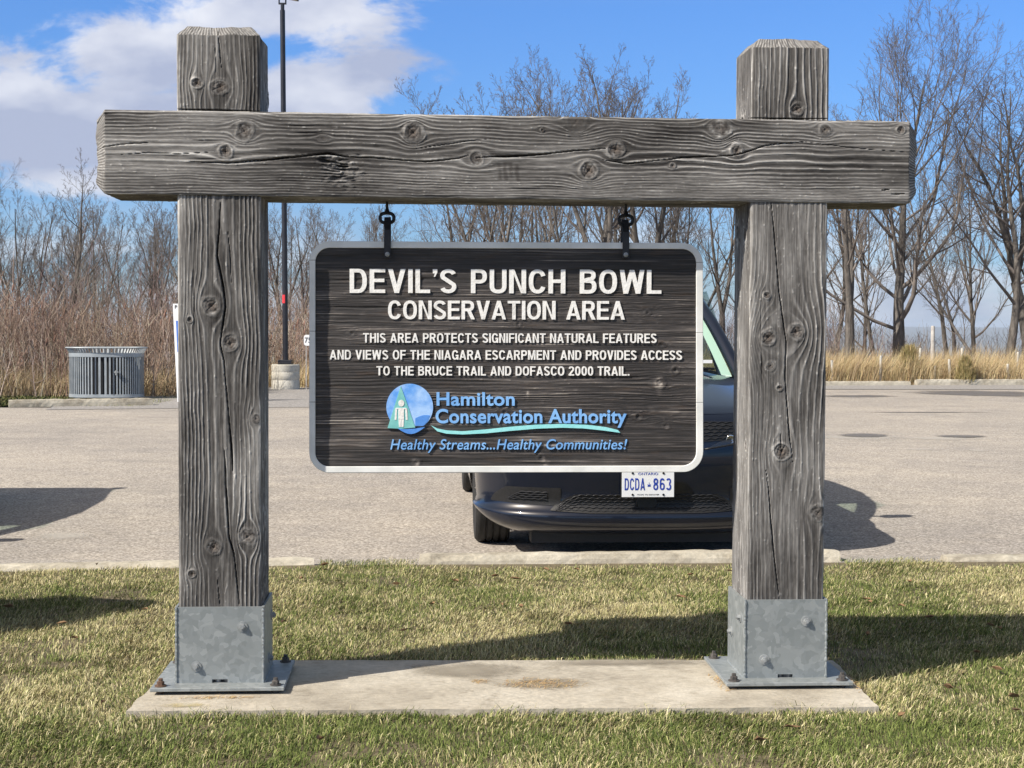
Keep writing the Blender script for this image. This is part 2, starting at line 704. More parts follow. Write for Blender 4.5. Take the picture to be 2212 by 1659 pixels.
M['white'] = m_noisy('white_sign_paint', (0.52, 0.505, 0.47), (0.78, 0.77, 0.745), 22, 0.6, 0.2, 110, lo=0.24, hi=0.44)
M['blue'] = m_noisy('light_blue_paint', (0.15, 0.36, 0.72), (0.24, 0.49, 0.86), 12, 0.5, 0.1, 90)
M['blue_deep'] = m_noisy('mid_blue_paint', (0.06, 0.22, 0.64), (0.09, 0.27, 0.70), 12, 0.5, 0.1, 90)
M['blue_pale'] = m_noisy('mottled_blue_paint', (0.11, 0.33, 0.80), (0.36, 0.56, 0.88), 11, 0.5, 0.1, 90, lo=.42, hi=.62)
M['teal'] = m_noisy('sea_green_paint', (0.15, 0.46, 0.45), (0.23, 0.56, 0.54), 12, 0.5, 0.1, 90)
M['aqua'] = m_noisy('aqua_paint', (0.24, 0.66, 0.68), (0.34, 0.76, 0.77), 12, 0.5, 0.1, 90)
M['soil'] = m_soil('lawn_soil', (0.07, 0.056, 0.035), (0.11, 0.09, 0.05), (0.16, 0.13, 0.075))
M['field'] = m_soil('dry_field', (0.16, 0.125, 0.07), (0.23, 0.185, 0.105), (0.30, 0.245, 0.145))
M['gravel'] = m_noisy('grey_gravel', (0.13, 0.12, 0.115), (0.42, 0.40, 0.38), 34, 0.95, 0.7, 60, lo=0.3, hi=0.7, bdist=0.02)
M['wet'] = m_noisy('damp_asphalt', (0.115, 0.105, 0.098), (0.17, 0.158, 0.148), 40, 0.6, 0.3, 120)
M['pale_patch'] = m_noisy('pale_worn_asphalt', (0.40, 0.375, 0.335), (0.55, 0.52, 0.475), 40, 0.95, 0.3, 120)
M['paint'] = mat('dark_navy_car_paint', (0.006, 0.009, 0.019), 0.3, 0.0, Coat_Weight=.8, Coat_Roughness=0.03, Specular_IOR_Level=.25)
M['paint2'] = mat('grey_car_paint', (0.10, 0.105, 0.11), 0.3, 0.3, Coat_Weight=1.0, Coat_Roughness=0.05)
M['trim'] = m_noisy('black_plastic', (0.008, 0.008, 0.009), (0.014, 0.014, 0.015), 60, 0.5, 0.1)
M['mesh_wire'] = mat('grille_wire', (0.035, 0.036, 0.04), 0.3, 0.3)
M['rubber'] = m_noisy('tyre_rubber', (0.012, 0.012, 0.012), (0.025, 0.024, 0.023), 30, 0.85, 0.2)
M['rim'] = mat('alloy_rim', (0.55, 0.56, 0.58), 0.3, 0.9)
M['glass'] = m_glass('car_glass', (0.80, 0.90, 0.85))
M['lens'] = m_glass('lamp_lens', (0.85, 0.87, 0.9))
M['chrome'] = mat('chrome', (0.75, 0.76, 0.78), 0.12, 1.0)
M['liner'] = mat('pale_headliner', (0.70, 0.82, 0.74), 0.9)
M['cabin'] = mat('dark_cabin_fabric', (0.035, 0.04, 0.042), 0.9)
M['plate'] = mat('white_plate', (0.74, 0.76, 0.78), 0.4)
M['plate_blue'] = mat('plate_blue', (0.02, 0.05, 0.34), 0.4)
M['taillight'] = mat('red_lens', (0.35, 0.01, 0.01), 0.2)
M['bin'] = m_noisy('grey_painted_steel', (0.27, 0.30, 0.32), (0.36, 0.39, 0.41), 6, 0.42, 0.05, metal=0.2)
M['bin_dark'] = mat('dark_liner', (0.012, 0.013, 0.016), 0.8)
M['pole'] = m_noisy('black_pole_paint', (0.012, 0.012, 0.016), (0.02, 0.02, 0.026), 5, 0.4, 0.03)
M['lamp_lens'] = mat('frosted_lamp_glass', (0.55, 0.55, 0.52), 0.4)
M['red'] = mat('red_tape', (0.62, 0.03, 0.04), 0.5)
M['signface'] = mat('white_aluminium', (0.80, 0.81, 0.82), 0.45)
M['signblue'] = mat('blue_panel', (0.03, 0.16, 0.62), 0.4)
M['signtext'] = mat('black_sign_lettering', (0.02, 0.02, 0.022), 0.5)
M['stake'] = m_noisy('white_plastic_tube', (0.48, 0.47, 0.43), (0.62, 0.61, 0.56), 8, 0.6, 0.0)
M['greypost'] = m_noisy('grey_wood_post', (0.30, 0.28, 0.26), (0.46, 0.44, 0.41), 12, 0.9, 0.2)
M['bark'] = m_noisy('grey_bark', (0.05, 0.043, 0.038), (0.16, 0.142, 0.125), 5, 0.95, 0.8, 14, stretch=(2.2, 2.2, 0.5), bdist=0.03)
M['twig'] = m_noisy('twig_bark', (0.095, 0.080, 0.071), (0.19, 0.165, 0.148), 3, 0.95, 0.0)
M['twig_dark'] = m_noisy('dark_twig_bark', (0.075, 0.064, 0.058), (0.155, 0.132, 0.12), 3, 0.95, 0.0)
M['blade'] = m_attr('grass_blades', 0.75)
M['straw'] = m_attr('dry_grass_blades', 0.85)
M['stem'] = m_attr('brush_stems', 0.9)
M['rock'] = m_noisy('grey_boulder', (0.20, 0.19, 0.18), (0.38, 0.36, 0.34), 5, 0.95, 0.6, 20)
M['hill'] = m_soil('far_land', (0.05, 0.055, 0.035), (0.09, 0.085, 0.055), (0.07, 0.07, 0.045))


soften(M['wet'], .35, 1.0, .9, 1.2)
soften(M['pale_patch'], .2, 1.0, .6, 1.5)

# ------------------------------------------------------------------ letters drawn with strokes (bold condensed capitals)
def _arc(cx, cy, rx, ry, a0, a1, n=14, e=2.4):
    pts = []
    for i in range(n + 1):
        t = R(a0 + (a1 - a0) * i / n)
        c, s = math.cos(t), math.sin(t)
        pts.append((cx + rx * math.copysign(abs(c) ** (2 / e), c), cy + ry * math.copysign(abs(s) ** (2 / e), s)))
    return pts


def glyphs(T=0.175):
    h = T / 2
    hh = T * 0.46
    G = {}
    w = 0.60

    def rect(x0, x1, y0, y1):
        return ('p', [(x0, y0), (x1, y0), (x1, y1), (x0, y1)])
    bar = T * 0.9
    G['I'] = (T, [rect(0, T, 0, 1)])
    G['L'] = (0.52, [rect(0, T, 0, 1), rect(T, 0.52, 0, bar)])
    G['E'] = (0.55, [rect(0, T, 0, 1), rect(T, 0.55, 0, bar), rect(T, 0.55, 1 - bar, 1), rect(T, 0.52, 0.45, 0.45 + bar)])
    G['F'] = (0.53, [rect(0, T, 0, 1), rect(T, 0.53, 1 - bar, 1), rect(T, 0.49, 0.43, 0.43 + bar)])
    G['H'] = (w, [rect(0, T, 0, 1), rect(w - T, w, 0, 1), rect(T, w - T, 0.44, 0.44 + bar)])
    G['T'] = (0.58, [rect(0.29 - h, 0.29 + h, 0, 1 - bar), rect(0, 0.58, 1 - bar, 1)])
    G['N'] = (w, [rect(0, T, 0, 1), rect(w - T, w, 0, 1), ('p', [(T * 0.55, 1), (T * 1.12, 1), (w - T * 0.55, 0), (w - T * 1.12, 0)])])
    G['M'] = (0.74, [rect(0, T, 0, 1), rect(0.74 - T, 0.74, 0, 1), ('p', [(T * 0.4, 1), (T * 1.25, 1), (0.37 + h * 0.8, 0), (0.37 - h * 0.8, 0)]),
                     ('p', [(0.74 - T * 1.25, 1), (0.74 - T * 0.4, 1), (0.37 + h * 0.8, 0), (0.37 - h * 0.8, 0)])])
    G['V'] = (0.62, [('p', [(0, 1), (T * 1.08, 1), (0.31 + h, 0), (0.31 - h, 0)]), ('p', [(0.62 - T * 1.08, 1), (0.62, 1), (0.31 + h, 0), (0.31 - h, 0)])])
    G['W'] = (0.88, [('p', [(0, 1), (T, 1), (0.22 + h, 0), (0.22 - h, 0)]), ('p', [(0.44 - h, 1), (0.44 + h, 1), (0.22 + h, 0), (0.22 - h, 0)]),
                     ('p', [(0.44 - h, 1), (0.44 + h, 1), (0.66 + h, 0), (0.66 - h, 0)]), ('p', [(0.88 - T, 1), (0.88, 1), (0.66 + h, 0), (0.66 - h, 0)])])
    G['A'] = (0.66, [('p', [(0, 0), (T, 0), (0.33 + h, 1), (0.33 - h, 1)]), ('p', [(0.66 - T, 0), (0.66, 0), (0.33 + h, 1), (0.33 - h, 1)]),
                     rect(0.16, 0.50, 0.2, 0.2 + bar * 0.9)])
    G['O'] = (0.64, [('c', _arc(0.32, 0.5, 0.32 - h, 0.5 - hh, 0, 360, 36)[:-1])])
    G['0'] = (0.54, [('c', _arc(0.27, 0.5, 0.27 - h, 0.5 - hh, 0, 360, 36)[:-1])])
    G['C'] = (0.61, [('s', _arc(0.31, 0.5, 0.31 - h, 0.5 - hh, 28, 332, 30))])
    G['G'] = (0.63, [('s', _arc(0.31, 0.5, 0.31 - h, 0.5 - hh, 28, 332, 30)), rect(0.35, 0.63, 0.36, 0.36 + bar), rect(0.63 - T * 0.85, 0.63, 0.0, 0.38)])
    G['D'] = (0.61, [('c', [(h, hh), (h, 1 - hh)] + _arc(0.30, 0.5, 0.31 - h, 0.5 - hh, 90, -90, 16))])
    G['P'] = (0.57, [rect(0, T, 0, 1), ('s', [(T * 0.9, 1 - hh)] + _arc(0.30, 0.705, 0.27 - h, 0.295 - hh, 90, -90, 14) + [(T * 0.9, 0.41 + hh)])])
    G['R'] = (0.61, [rect(0, T, 0, 1), ('s', [(T * 0.9, 1 - hh)] + _arc(0.31, 0.72, 0.27 - h, 0.28 - hh, 90, -90, 14) + [(T * 0.9, 0.44 + hh)]),
                     ('p', [(0.25, 0.46), (0.25 + T * 1.05, 0.50), (0.62, 0), (0.62 - T * 1.12, 0)])])
    G['B'] = (0.60, [('c', [(h, hh), (h, 0.53)] + _arc(0.32, 0.30, 0.28 - h, 0.30 - hh, 90, -90, 14)),
                     ('c', [(h, 0.50 + hh * 0.2), (h, 1 - hh)] + _arc(0.30, 0.76, 0.27 - h, 0.24 - hh, 90, -90, 14))])
    s1 = _arc(0.29, 0.735, 0.285 - h, 0.265 - hh, 18, 205, 16, 2.1)
    s2 = _arc(0.29, 0.27, 0.29 - h, 0.27 - hh, 25, -162, 16, 2.1)
    G['S'] = (0.58, [('s', s1 + [(0.29, 0.505)] + s2)])
    G['U'] = (0.60, [('s', [(h, 1)] + _arc(0.30, 0.30, 0.30 - h, 0.30 - hh, 180, 360, 18) + [(0.60 - h, 1)])])
    G['2'] = (0.54, [('s', _arc(0.27, 0.71, 0.27 - h, 0.29 - hh, 172, -28, 16, 2.1) + [(0.20, 0.26), (0.115, 0.10)]), rect(0.0, 0.54, 0, bar)])
    G['8'] = (0.54, [('c', _arc(0.27, 0.275, 0.27 - h, 0.275 - hh, 0, 360, 24)[:-1]), ('c', _arc(0.27, 0.745, 0.25 - h, 0.255 - hh, 0, 360, 24)[:-1])])
    G['6'] = (0.54, [('c', _arc(0.27, 0.31, 0.27 - h, 0.31 - hh, 0, 360, 24)[:-1]), ('s', _arc(0.27, 0.66, 0.27 - h, 0.34 - hh, 30, 182, 14) + [(h, 0.31)])])
    G['3'] = (0.54, [('s', _arc(0.26, 0.745, 0.26 - h, 0.255 - hh, 160, -80, 16)), ('s', _arc(0.26, 0.275, 0.28 - h, 0.275 - hh, 82, -160, 16))])
    G['7'] = (0.54, [rect(0, 0.54, 1 - bar, 1), ('p', [(0.54 - T, 1 - bar), (0.54, 1 - bar), (0.16 + T, 0), (0.16, 0)])])
    G['5'] = (0.54, [rect(0.06, 0.52, 1 - bar, 1), rect(0.06, 0.06 + T * 0.8, 0.45, 1 - bar), ('s', [(0.08, 0.56)] + _arc(0.26, 0.31, 0.28 - h, 0.31 - hh, 80, -160, 16))])
    G['.'] = (T, [rect(0, T, 0, T)])
    G["'"] = (T, [('p', [(0, 1), (T, 1), (T, 0.86), (T * 0.5, 0.68), (T * 0.2, 0.68), (T * 0.45, 0.82), (0, 0.82)])])
    return G


def strip(pts, t, closed):
    n = len(pts)
    Lp, Rp = [], []
    for i in range(n):
        if closed:
            a, b, c = pts[i - 1], pts[i], pts[(i + 1) % n]
        else:
            a, b, c = pts[max(i - 1, 0)], pts[i], pts[min(i + 1, n - 1)]
        d1 = Vector((b[0] - a[0], b[1] - a[1]))
        d2 = Vector((c[0] - b[0], c[1] - b[1]))
        if d1.length < 1e-6:
            d1 = d2.copy()
        if d2.length < 1e-6:
            d2 = d1.copy()
        d1.normalize()
        d2.normalize()
        n1, n2 = Vector((-d1.y, d1.x)), Vector((-d2.y, d2.x))
        m = n1 + n2
        if m.length < 1e-6:
            m = n1
        m.normalize()
        k = (t / 2) / max(0.5, m.dot(n1))
        Lp.append((b[0] + m.x * k, b[1] + m.y * k))
        Rp.append((b[0] - m.x * k, b[1] - m.y * k))
    return Lp, Rp


def letter_mesh(mb, text, fn, y_face, y_back, T=0.175, gap=0.13, space=0.36, word=None):
    """fn maps (0..1 along the line, 0..1 up the cap height) to (x, z)"""
    G = glyphs(T)
    adv, items, wi = 0.0, [], 0
    for ch in text:
        if ch == ' ':
            adv += space
            wi += 1
            continue
        w, els = G[ch]
        k = gap
        if word is None or word == wi:
            items.append((adv, els))
        adv += w + k
    tot = adv - gap
    for off, els in items:
        for q, (ty, pts) in enumerate(els):
            yf = y_face - q * 0.0004
            if ty == 'p':
                mb.prism([fn((off + p[0]) / tot, p[1]) for p in pts], yf, y_back)
            else:
                Lp, Rp = strip(pts, T * (0.97), ty == 'c')
                n = len(pts)
                A = [fn((off + p[0]) / tot, p[1]) for p in Lp]
                B = [fn((off + p[0]) / tot, p[1]) for p in Rp]
                b = len(mb.v)
                for p in A:
                    mb.v.append((p[0], yf, p[1]))
                for p in B:
                    mb.v.append((p[0], yf, p[1]))
                for p in A:
                    mb.v.append((p[0], y_back, p[1]))
                for p in B:
                    mb.v.append((p[0], y_back, p[1]))
                for i in range(n if ty == 'c' else n - 1):
                    j = (i + 1) % n
                    mb.f += [(b + i, b + j, b + n + j, b + n + i), (b + i, b + 2 * n + i, b + 2 * n + j, b + j),
                             (b + n + i, b + n + j, b + 3 * n + j, b + 3 * n + i)]
                if ty != 'c':
                    mb.f += [(b, b + n, b + 3 * n, b + 2 * n), (b + n - 1, b + 3 * n - 1, b + 4 * n - 1, b + 2 * n - 1)]


def font_mesh(name, text, size, offset=0.0, shear=0.0, extrude=0.004):
    c = bpy.data.curves.new(name, 'FONT')
    c.body = text
    c.size = size
    c.offset = offset
    c.shear = shear
    c.extrude = extrude
    c.space_character = 1.04
    o = bpy.data.objects.new(name + '_tmp', c)
    COL.objects.link(o)
    dg = bpy.context.evaluated_depsgraph_get()
    me = bpy.data.meshes.new_from_object(o.evaluated_get(dg))
    bpy.data.objects.remove(o)
    bpy.data.curves.remove(c)
    me.name = name
    return me


def font_line(name, text, x0, x1, base, cap, y, material, parent, off, bold=0.0, shear=0.0, depth=0.006, slope=0.0):
    """text fitted between x0 and x1, with its baseline at z = base and cap height cap"""
    me = font_mesh(name, text, 1.0, bold, shear, 0.5)
    n = len(me.vertices)
    co = np.empty(n * 3, dtype=np.float32)
    me.vertices.foreach_get('co', co)
    co = co.reshape(-1, 3)
    lo, hi = co[:, 0].min(), co[:, 0].max()
    capu = 0.70
    s = (co[:, 0] - lo) / (hi - lo)
    out = np.empty_like(co)
    out[:, 0] = x0 + s * (x1 - x0) - off[0]
    out[:, 2] = base + co[:, 1] / capu * cap + slope * s * (x1 - x0) - off[2]
    out[:, 1] = y - (co[:, 2] + 0.5) * depth - off[1]
    me.vertices.foreach_set('co', out.ravel())
    me.update()
    return link(name, me, material, parent)


# ================================================================== GROUND
def sheet(name, pts, z, material, sub=0):
    """polygon lying in the sign's own frame"""
    bm = bmesh.new()
    vs = [bm.verts.new((p[0], p[1], z)) for p in pts]
    bm.faces.new(vs)
    bmesh.ops.triangulate(bm, faces=bm.faces)
    bmesh.ops.recalc_face_normals(bm, faces=bm.faces)
    me = bpy.data.meshes.new(name)
    bm.to_mesh(me)
    bm.free()
    for p in me.polygons:
        if p.normal.z < 0:
            p.flip()
    o = link(name, me, material)
    o.matrix_world = FM
    return tag(o, kind='structure')


LOT_Z, LAWN_Z, GROUND_Z = -0.05, -0.025, -0.075


def build_ground():
    # one sheet: level around the lot, dropping off beyond the trees to a far plain
    ys = [-60, -20, 0, 10, 20, 30, 40, 48, 56, 64, 74, 86, 100, 130, 180, 260, 400, 700, 1200, 2000, 3200, 5000, 7000, 9000, 11000, 13000]
    xs = [-9000, -6500, -5000, -4000, -3200, -2400, -1500, -600, -250, -120, -70, -40, -20, -8, 0, 8, 20, 40, 70, 120, 250, 600, 1500, 2400, 3200, 4000, 5000, 6500, 9000]
    V, cols = [], []
    rnd = random.Random(4)
    for y in ys:
        for x in xs:
            z = GROUND_Z
            if y > 50:
                t = min(1.0, (y - 50) / 150.0)
                z -= 95 * t * t * (3 - 2 * t)
            if y > 4000:
                z += rnd.uniform(0, 12)
            if y >= 9000:
                z += rnd.uniform(38, 58)
            if y >= 11000:
                z += rnd.uniform(44, 60)
            if y >= 13000:
                z += rnd.uniform(6, 12)
            V.append((x, y, z))
    nx = len(xs)
    Q = [(j * nx + i, j * nx + i + 1, (j + 1) * nx + i + 1, (j + 1) * nx + i) for j in range(len(ys) - 1) for i in range(nx - 1)]
    o = link('ground', np_mesh('ground', V, Q, smooth=True), M['field'])
    o.data.materials.append(M['hill'])
    for p in o.data.polygons:
        if p.center.y > 120:
            p.material_index = 1
    tag(o, kind='structure')
    # the lot, in front the lawn
    sheet('parking_lot', [(-40, 3.08), (40, 3.08), (60, 30.7), (3.2, 30.7), (1.0, 28.0), (-1.0, 21.2), (-40, 20.4)], LOT_Z, M['asphalt'])
    sheet('lawn', [(-30, -12), (30, -12), (30, 3.16), (-30, 3.12)], LAWN_Z, M['soil'])
    # gravel fringe between lot and lawn, and by the lamp
    g = sheet('gravel_shoulder', [(-6.5, 20.3), (-3.2, 21.1), (-1.0, 21.3), (1.0, 27.2), (3, 28.8), (3, 31), (-2, 32), (-7.5, 30)], LOT_Z + 0.006, M['gravel'])
    sheet('gravel_strip', [(2.6, 29.4), (60, 29.4), (60, 32.2), (2.6, 32.2)], LOT_Z + 0.010, M['gravel'])
    # damp and pale patches lying on the lot
    def blob(name, px, py, rx, ry, material, seed, z=LOT_Z + 0.004):
        c = gl(px, py, LOT_Z)
        e = gl(px + rx, py, LOT_Z)
        u = gl(px, py - ry, LOT_Z)
        a = abs(e[0] - c[0])
        b = abs(u[1] - c[1])
        rn = random.Random(seed)
        ph = [rn.uniform(0, 6.28) for _ in range(4)]
        pts = []
        for i in range(40):
            t = 2 * math.pi * i / 40
            k = 1 + 0.16 * math.sin(2 * t + ph[0]) + 0.12 * math.sin(3 * t + ph[1]) + 0.08 * math.sin(7 * t + ph[2]) + 0.05 * math.sin(11 * t + ph[3])
            pts.append((c[0] + a * k * math.cos(t), c[1] + b * k * math.sin(t)))
        sheet(name, pts, z, material)
    blob('pale_patch', 1850, 945, 120, 9, M['pale_patch'], 1)
    blob('damp_patch', 1865, 941, 66, 4.5, M['wet'], 2, LOT_Z + 0.008)
    blob('pale_patch', 2030, 948, 100, 7, M['pale_patch'], 3, LOT_Z + 0.006)
    blob('damp_patch', 2062, 943, 56, 4, M['wet'], 4, LOT_Z + 0.008)
    blob('damp_patch', 2130, 850, 170, 7, M['wet'], 5)
    blob('damp_patch', 1860, 856, 100, 3, M['wet'], 6)
    blob('damp_patch', 2000, 891, 150, 1.6, M['wet'], 7)
    blob('pale_patch', 1985, 971, 42, 3, M['pale_patch'], 8)
    blob('pale_patch', 2110, 974, 34, 3.5, M['pale_patch'], 9)
    blob('pale_patch', 130, 1160, 90, 12, M['pale_patch'], 10)
    grit = m_noisy('kerb_grit', (0.17, 0.15, 0.13), (0.46, 0.43, 0.39), 70, 0.95, 0.6, 90, lo=.32, hi=.68)
    soften(grit, .3, 1.05, 1.0, 5)
    for k, (xa, xb, ya, yb) in enumerate(((-1.75, -.35, 3.06, 3.55), (1.75, 3.1, 3.06, 3.6), (-3.6, -1.2, 3.22, 3.5), (-.5, 1.7, 3.18, 3.42))):
        sheet('kerb_grit', [(xa, ya), (xb, ya), (xb, yb), (xa, yb)], LOT_Z + .006 + .004 * k, grit)
    # the concrete pad
    fl, fr = gl(274, 1536), gl(1897, 1527)
    bl, br = gl(380, 1426), gl(1800, 1426)
    mb = MB()
    n = 26
    P = []
    top = []
    rn = random.Random(3)
    def edge(a, b, m):
        return [(a[0] + (b[0] - a[0]) * i / m + rn.uniform(-.006, .006), a[1] + (b[1] - a[1]) * i / m + rn.uniform(-.006, .006)) for i in range(m)]
    loop = edge(fl, fr, 40) + edge(fr, br, 14) + edge(br, bl, 40) + edge(bl, fl, 14)
    vs = [(p[0], p[1], 0.0) for p in loop] + [(p[0] + .006 * (1 if p[0] > 0 else -1), p[1], -0.12) for p in loop]
    nl = len(loop)
    mb.add(vs, [tuple(range(nl))] + [(i, (i + 1) % nl, (i + 1) % nl + nl, i + nl) for i in range(nl)])
    o = mb.build('concrete_pad', M['pad'])
    o.matrix_world = FM
    tag(o, kind='structure')
    # lichen and thatch lying on the pad
    def onpad(name, px, py, rx, ry, material, seed, z=0.004):
        c, e, u = gl(px, py), gl(px + rx, py), gl(px, py - ry)
        a, b = abs(e[0] - c[0]), abs(u[1] - c[1])
        rn = random.Random(seed)
        pts = []
        for i in range(60):
            t = 2 * math.pi * i / 60
            k = rn.uniform(0.72, 1.12)
            pts.append((c[0] + a * k * math.cos(t), c[1] + b * k * math.sin(t)))
        sheet(name, pts, z, material)
    lich = m_noisy('yellow_lichen', (0.42, 0.33, 0.10), (0.44, 0.40, 0.30), 24, 0.95, 0.2)
    onpad('lichen_stain', 402, 1525, 60, 7, lich, 3, 0.003)
    soften(lich, .1, 1.0, .8, 14)
    damp = m_noisy('stained_concrete', (0.22, 0.19, 0.145), (0.33, 0.295, 0.235), 12, 0.95, 0.2, lo=0.3, hi=0.7)
    soften(damp, .1, 1.0, .8, 6)
    onpad('dark_stain', 1010, 1450, 170, 22, damp, 5, 0.003)
    onpad('dark_stain', 1330, 1432, 230, 10, damp, 6, 0.005)
    onpad('dark_stain', 1180, 1478, 120, 16, damp, 7, 0.002)
    return loop


PAD = build_ground()


# ================================================================== TIMBER FRAME
def flow(u, v, knots, grow=1.25):
    """grain coordinate u bent round the knots; returns c and per-knot radius ratio"""
    c = u.copy()
    for (ku, kv, a, *rest) in knots:
        a = a * grow
        e = rest[0] if rest else 1.5
        du, dv = u - ku, (v - kv) / e
        r2 = du * du + dv * dv
        g = np.minimum(a * a / np.maximum(r2, 1e-9), 1.0) * np.exp(-np.maximum(0, np.sqrt(r2) - a) / (3.2 * a))
        c -= du * g
    return c


def seg_dist(u, v, pts):
    best = np.full(u.shape, 9.0)
    along = np.zeros(u.shape)
    tot = sum(math.hypot(b[0] - a[0], b[1] - a[1]) for a, b in zip(pts[:-1], pts[1:]))
    run = 0.0
    for (a, b) in zip(pts[:-1], pts[1:]):
        ax, ay, bx, by = a[0], a[1], b[0], b[1]
        dx, dy = bx - ax, by - ay
        L2 = dx * dx + dy * dy + 1e-12
        t = np.clip(((u - ax) * dx + (v - ay) * dy) / L2, 0, 1)
        dd = np.hypot(u - ax - t * dx, v - ay - t * dy)
        along = np.where(dd < best, (run + t * math.hypot(dx, dy)), along)
        best = np.minimum(best, dd)
        run += math.hypot(dx, dy)
    return best, np.clip(np.minimum(along, tot - along) / min(.10, .4 * tot), 0, 1)


def grain(u, v, knots, cracks, dens, seed, amp=1.0, tears=(), stains=(), wild=0.010):
    """u across the face, v along it (metres) -> displacement, tone, knot, stain"""
    warp = wild * fbm(u * 5, v * 1.7, seed, 3) + 0.0055 * fbm(u * 12, v * 6, seed + 5, 3) + 0.0022 * fbm(u * 34, v * 20, seed + 8, 3)
    c = flow(u, v, knots) + warp
    # ring count: integral of 1/spacing over the face
    xs = np.linspace(-0.25, 0.25, 401)
    sp = np.interp(xs, [d[0] for d in dens], [d[1] for d in dens])
    ph = np.concatenate([[0], np.cumsum((xs[1] - xs[0]) / sp[:-1])])
    phase = np.interp(c, xs, ph)
    spc = np.interp(c, xs, sp)
    vary = 0.75 + 0.9 * (vn(phase * 0.83, phase * 0.0 + 3.3, seed + 2))
    p = phase - np.floor(phase)
    pk = 0.72 + 0.10 * vn(u * 40, v * 9, seed + 4)
    ridge = np.exp(-((p - pk) / 0.17) ** 2) + (0.35 + 0.5 * vn(phase * 1.7, v * 1.5, seed + 6)) * np.exp(-((p - 0.40) / 0.15) ** 2)
    patch = np.clip(0.80 + 1.25 * fbm(u * 6, v * 2.4, seed + 31, 4), 0.10, 1.5)
    A = np.clip(spc * 0.22, 0.0012, 0.0038) * amp * vary * patch
    d = A * (ridge - 0.4)
    tone = 0.42 + 0.55 * (ridge - 0.36) * vary * np.clip(patch, 0.15, 1.1) - 0.18 * np.clip(patch, 0, 1) * np.exp(-((p - (pk - .33)) / .14) ** 2)
    # fibres and weather cracks
    fib = fbm(u * 260, v * 10, seed + 40, 3)
    d += 0.0010 * fib + 0.0028 * fbm(u * 7, v * 2.3, seed + 50, 3)
    ch = fbm(u * 90, v * 2.6, seed + 60, 3)
    deep = np.clip((ch - 0.46) * 7, 0, 1)
    d -= deep * 0.0025
    tone -= deep * 0.3
    pit = np.clip((fbm(u * 120, v * 70, seed + 70, 2) - 0.36) * 5, 0, 1) * np.clip(ridge * 1.3, .15, 1)
    d += pit * 0.0013
    tone += pit * 0.30 + 0.25 * fib
    tone += 0.34 * fbm(u * 7, v * 2.6, seed + 80, 4) + 0.10 * fbm(u * 150, v * 60, seed + 82, 2)
    kn = np.zeros_like(u)
    stn = np.zeros_like(u)
    for q, (ku, kv, a, *rest) in enumerate(knots):
        soft = rest[1] if len(rest) > 1 else 1.0
        a = a * 1.12
        r = np.hypot((u - ku) * (1 + 0.12 * math.sin(q)), (v - kv) * (1 - 0.1 * math.sin(q * 2)))
        r = r * (1 + 0.30 * fbm(u * 34 + q, v * 34, seed + 90 + q, 3))
        ins = np.clip((a - r) / (0.18 * a), 0, 1) * (1.0 if soft > .3 else 0.0)
        rr = np.sin(r / a * 19 + q)
        d_in = -0.0045 * np.clip(1 - r / (0.75 * a), 0, 1) + 0.0006 * rr + 0.0010 + 0.003 * fbm(u * 80 + q, v * 80, seed + 96, 2)
        rim = np.exp(-((r - 1.02 * a) / (0.17 * a)) ** 2)
        d = d * (1 - ins) + d_in * ins * soft + 0.003 * rim * soft
        tone = tone * (1 - ins) + (0.33 + 0.06 * rr + 0.5 * fbm(u * 90 + q, v * 90, seed + 95, 2)) * ins + 0.14 * rim * soft
        kn = np.maximum(kn, np.clip(1.15 - r / (0.7 * a), 0, 1) * 0.95 * soft)
        core = np.clip(1 - r / (0.2 * a), 0, 1)
        d -= 0.006 * core * soft
        # radial splits
        th = np.arctan2(v - kv, u - ku)
        sp_ = np.clip(1 - np.abs(((th / math.pi * 2 + q * 0.37) % 1) - 0.5) * 26 * r / a, 0, 1) * (r < 0.8 * a)
        d -= 0.003 * sp_ * soft
        stn = np.maximum(stn, sp_ * 0.6 * soft)
    for (pts, wd, dp) in cracks:
        wob = 0.0035 * fbm(u * 20, v * 9, seed + 120, 3)
        dist, tap = seg_dist(u + wob, v, pts)
        ww = (0.12 + 0.88 * tap ** .7) * wd * 0.54 * (0.6 + 0.9 * np.clip(0.5 + fbm(u * 0 + 1.0, v * 6, seed + 130, 2), 0, 1))
        k = np.clip(1.35 - dist / ww, 0, 1)
        d -= dp * k * (.3 + .7 * tap)
        stn = np.maximum(stn, np.clip(k * 1.1, 0, 1) * 0.85)
        tone += 0.16 * np.exp(-((dist - 1.9 * ww) / (0.8 * ww)) ** 2)
    for (tu, tv, ru, rv) in tears:
        m = np.clip(1.25 - np.hypot((u - tu) / ru, (v - tv) / rv) + 0.7 * fbm(u * 30, v * 16, seed + 140, 3), 0, 1)
        spl = np.abs(fbm(u * 120, v * 26, seed + 150, 3))
        d -= m * (0.003 + 0.022 * spl)
        tone += m * (0.30 - 1.1 * spl)
    for (pts, wd, st) in stains:
        dist, _tp = seg_dist(u, v, pts)
        stn = np.maximum(stn, st * np.clip(1.3 - dist / wd + 0.9 * fbm(u * 70, v * 70, seed + 160, 2), 0, 1))
    return d, tone, kn, stn


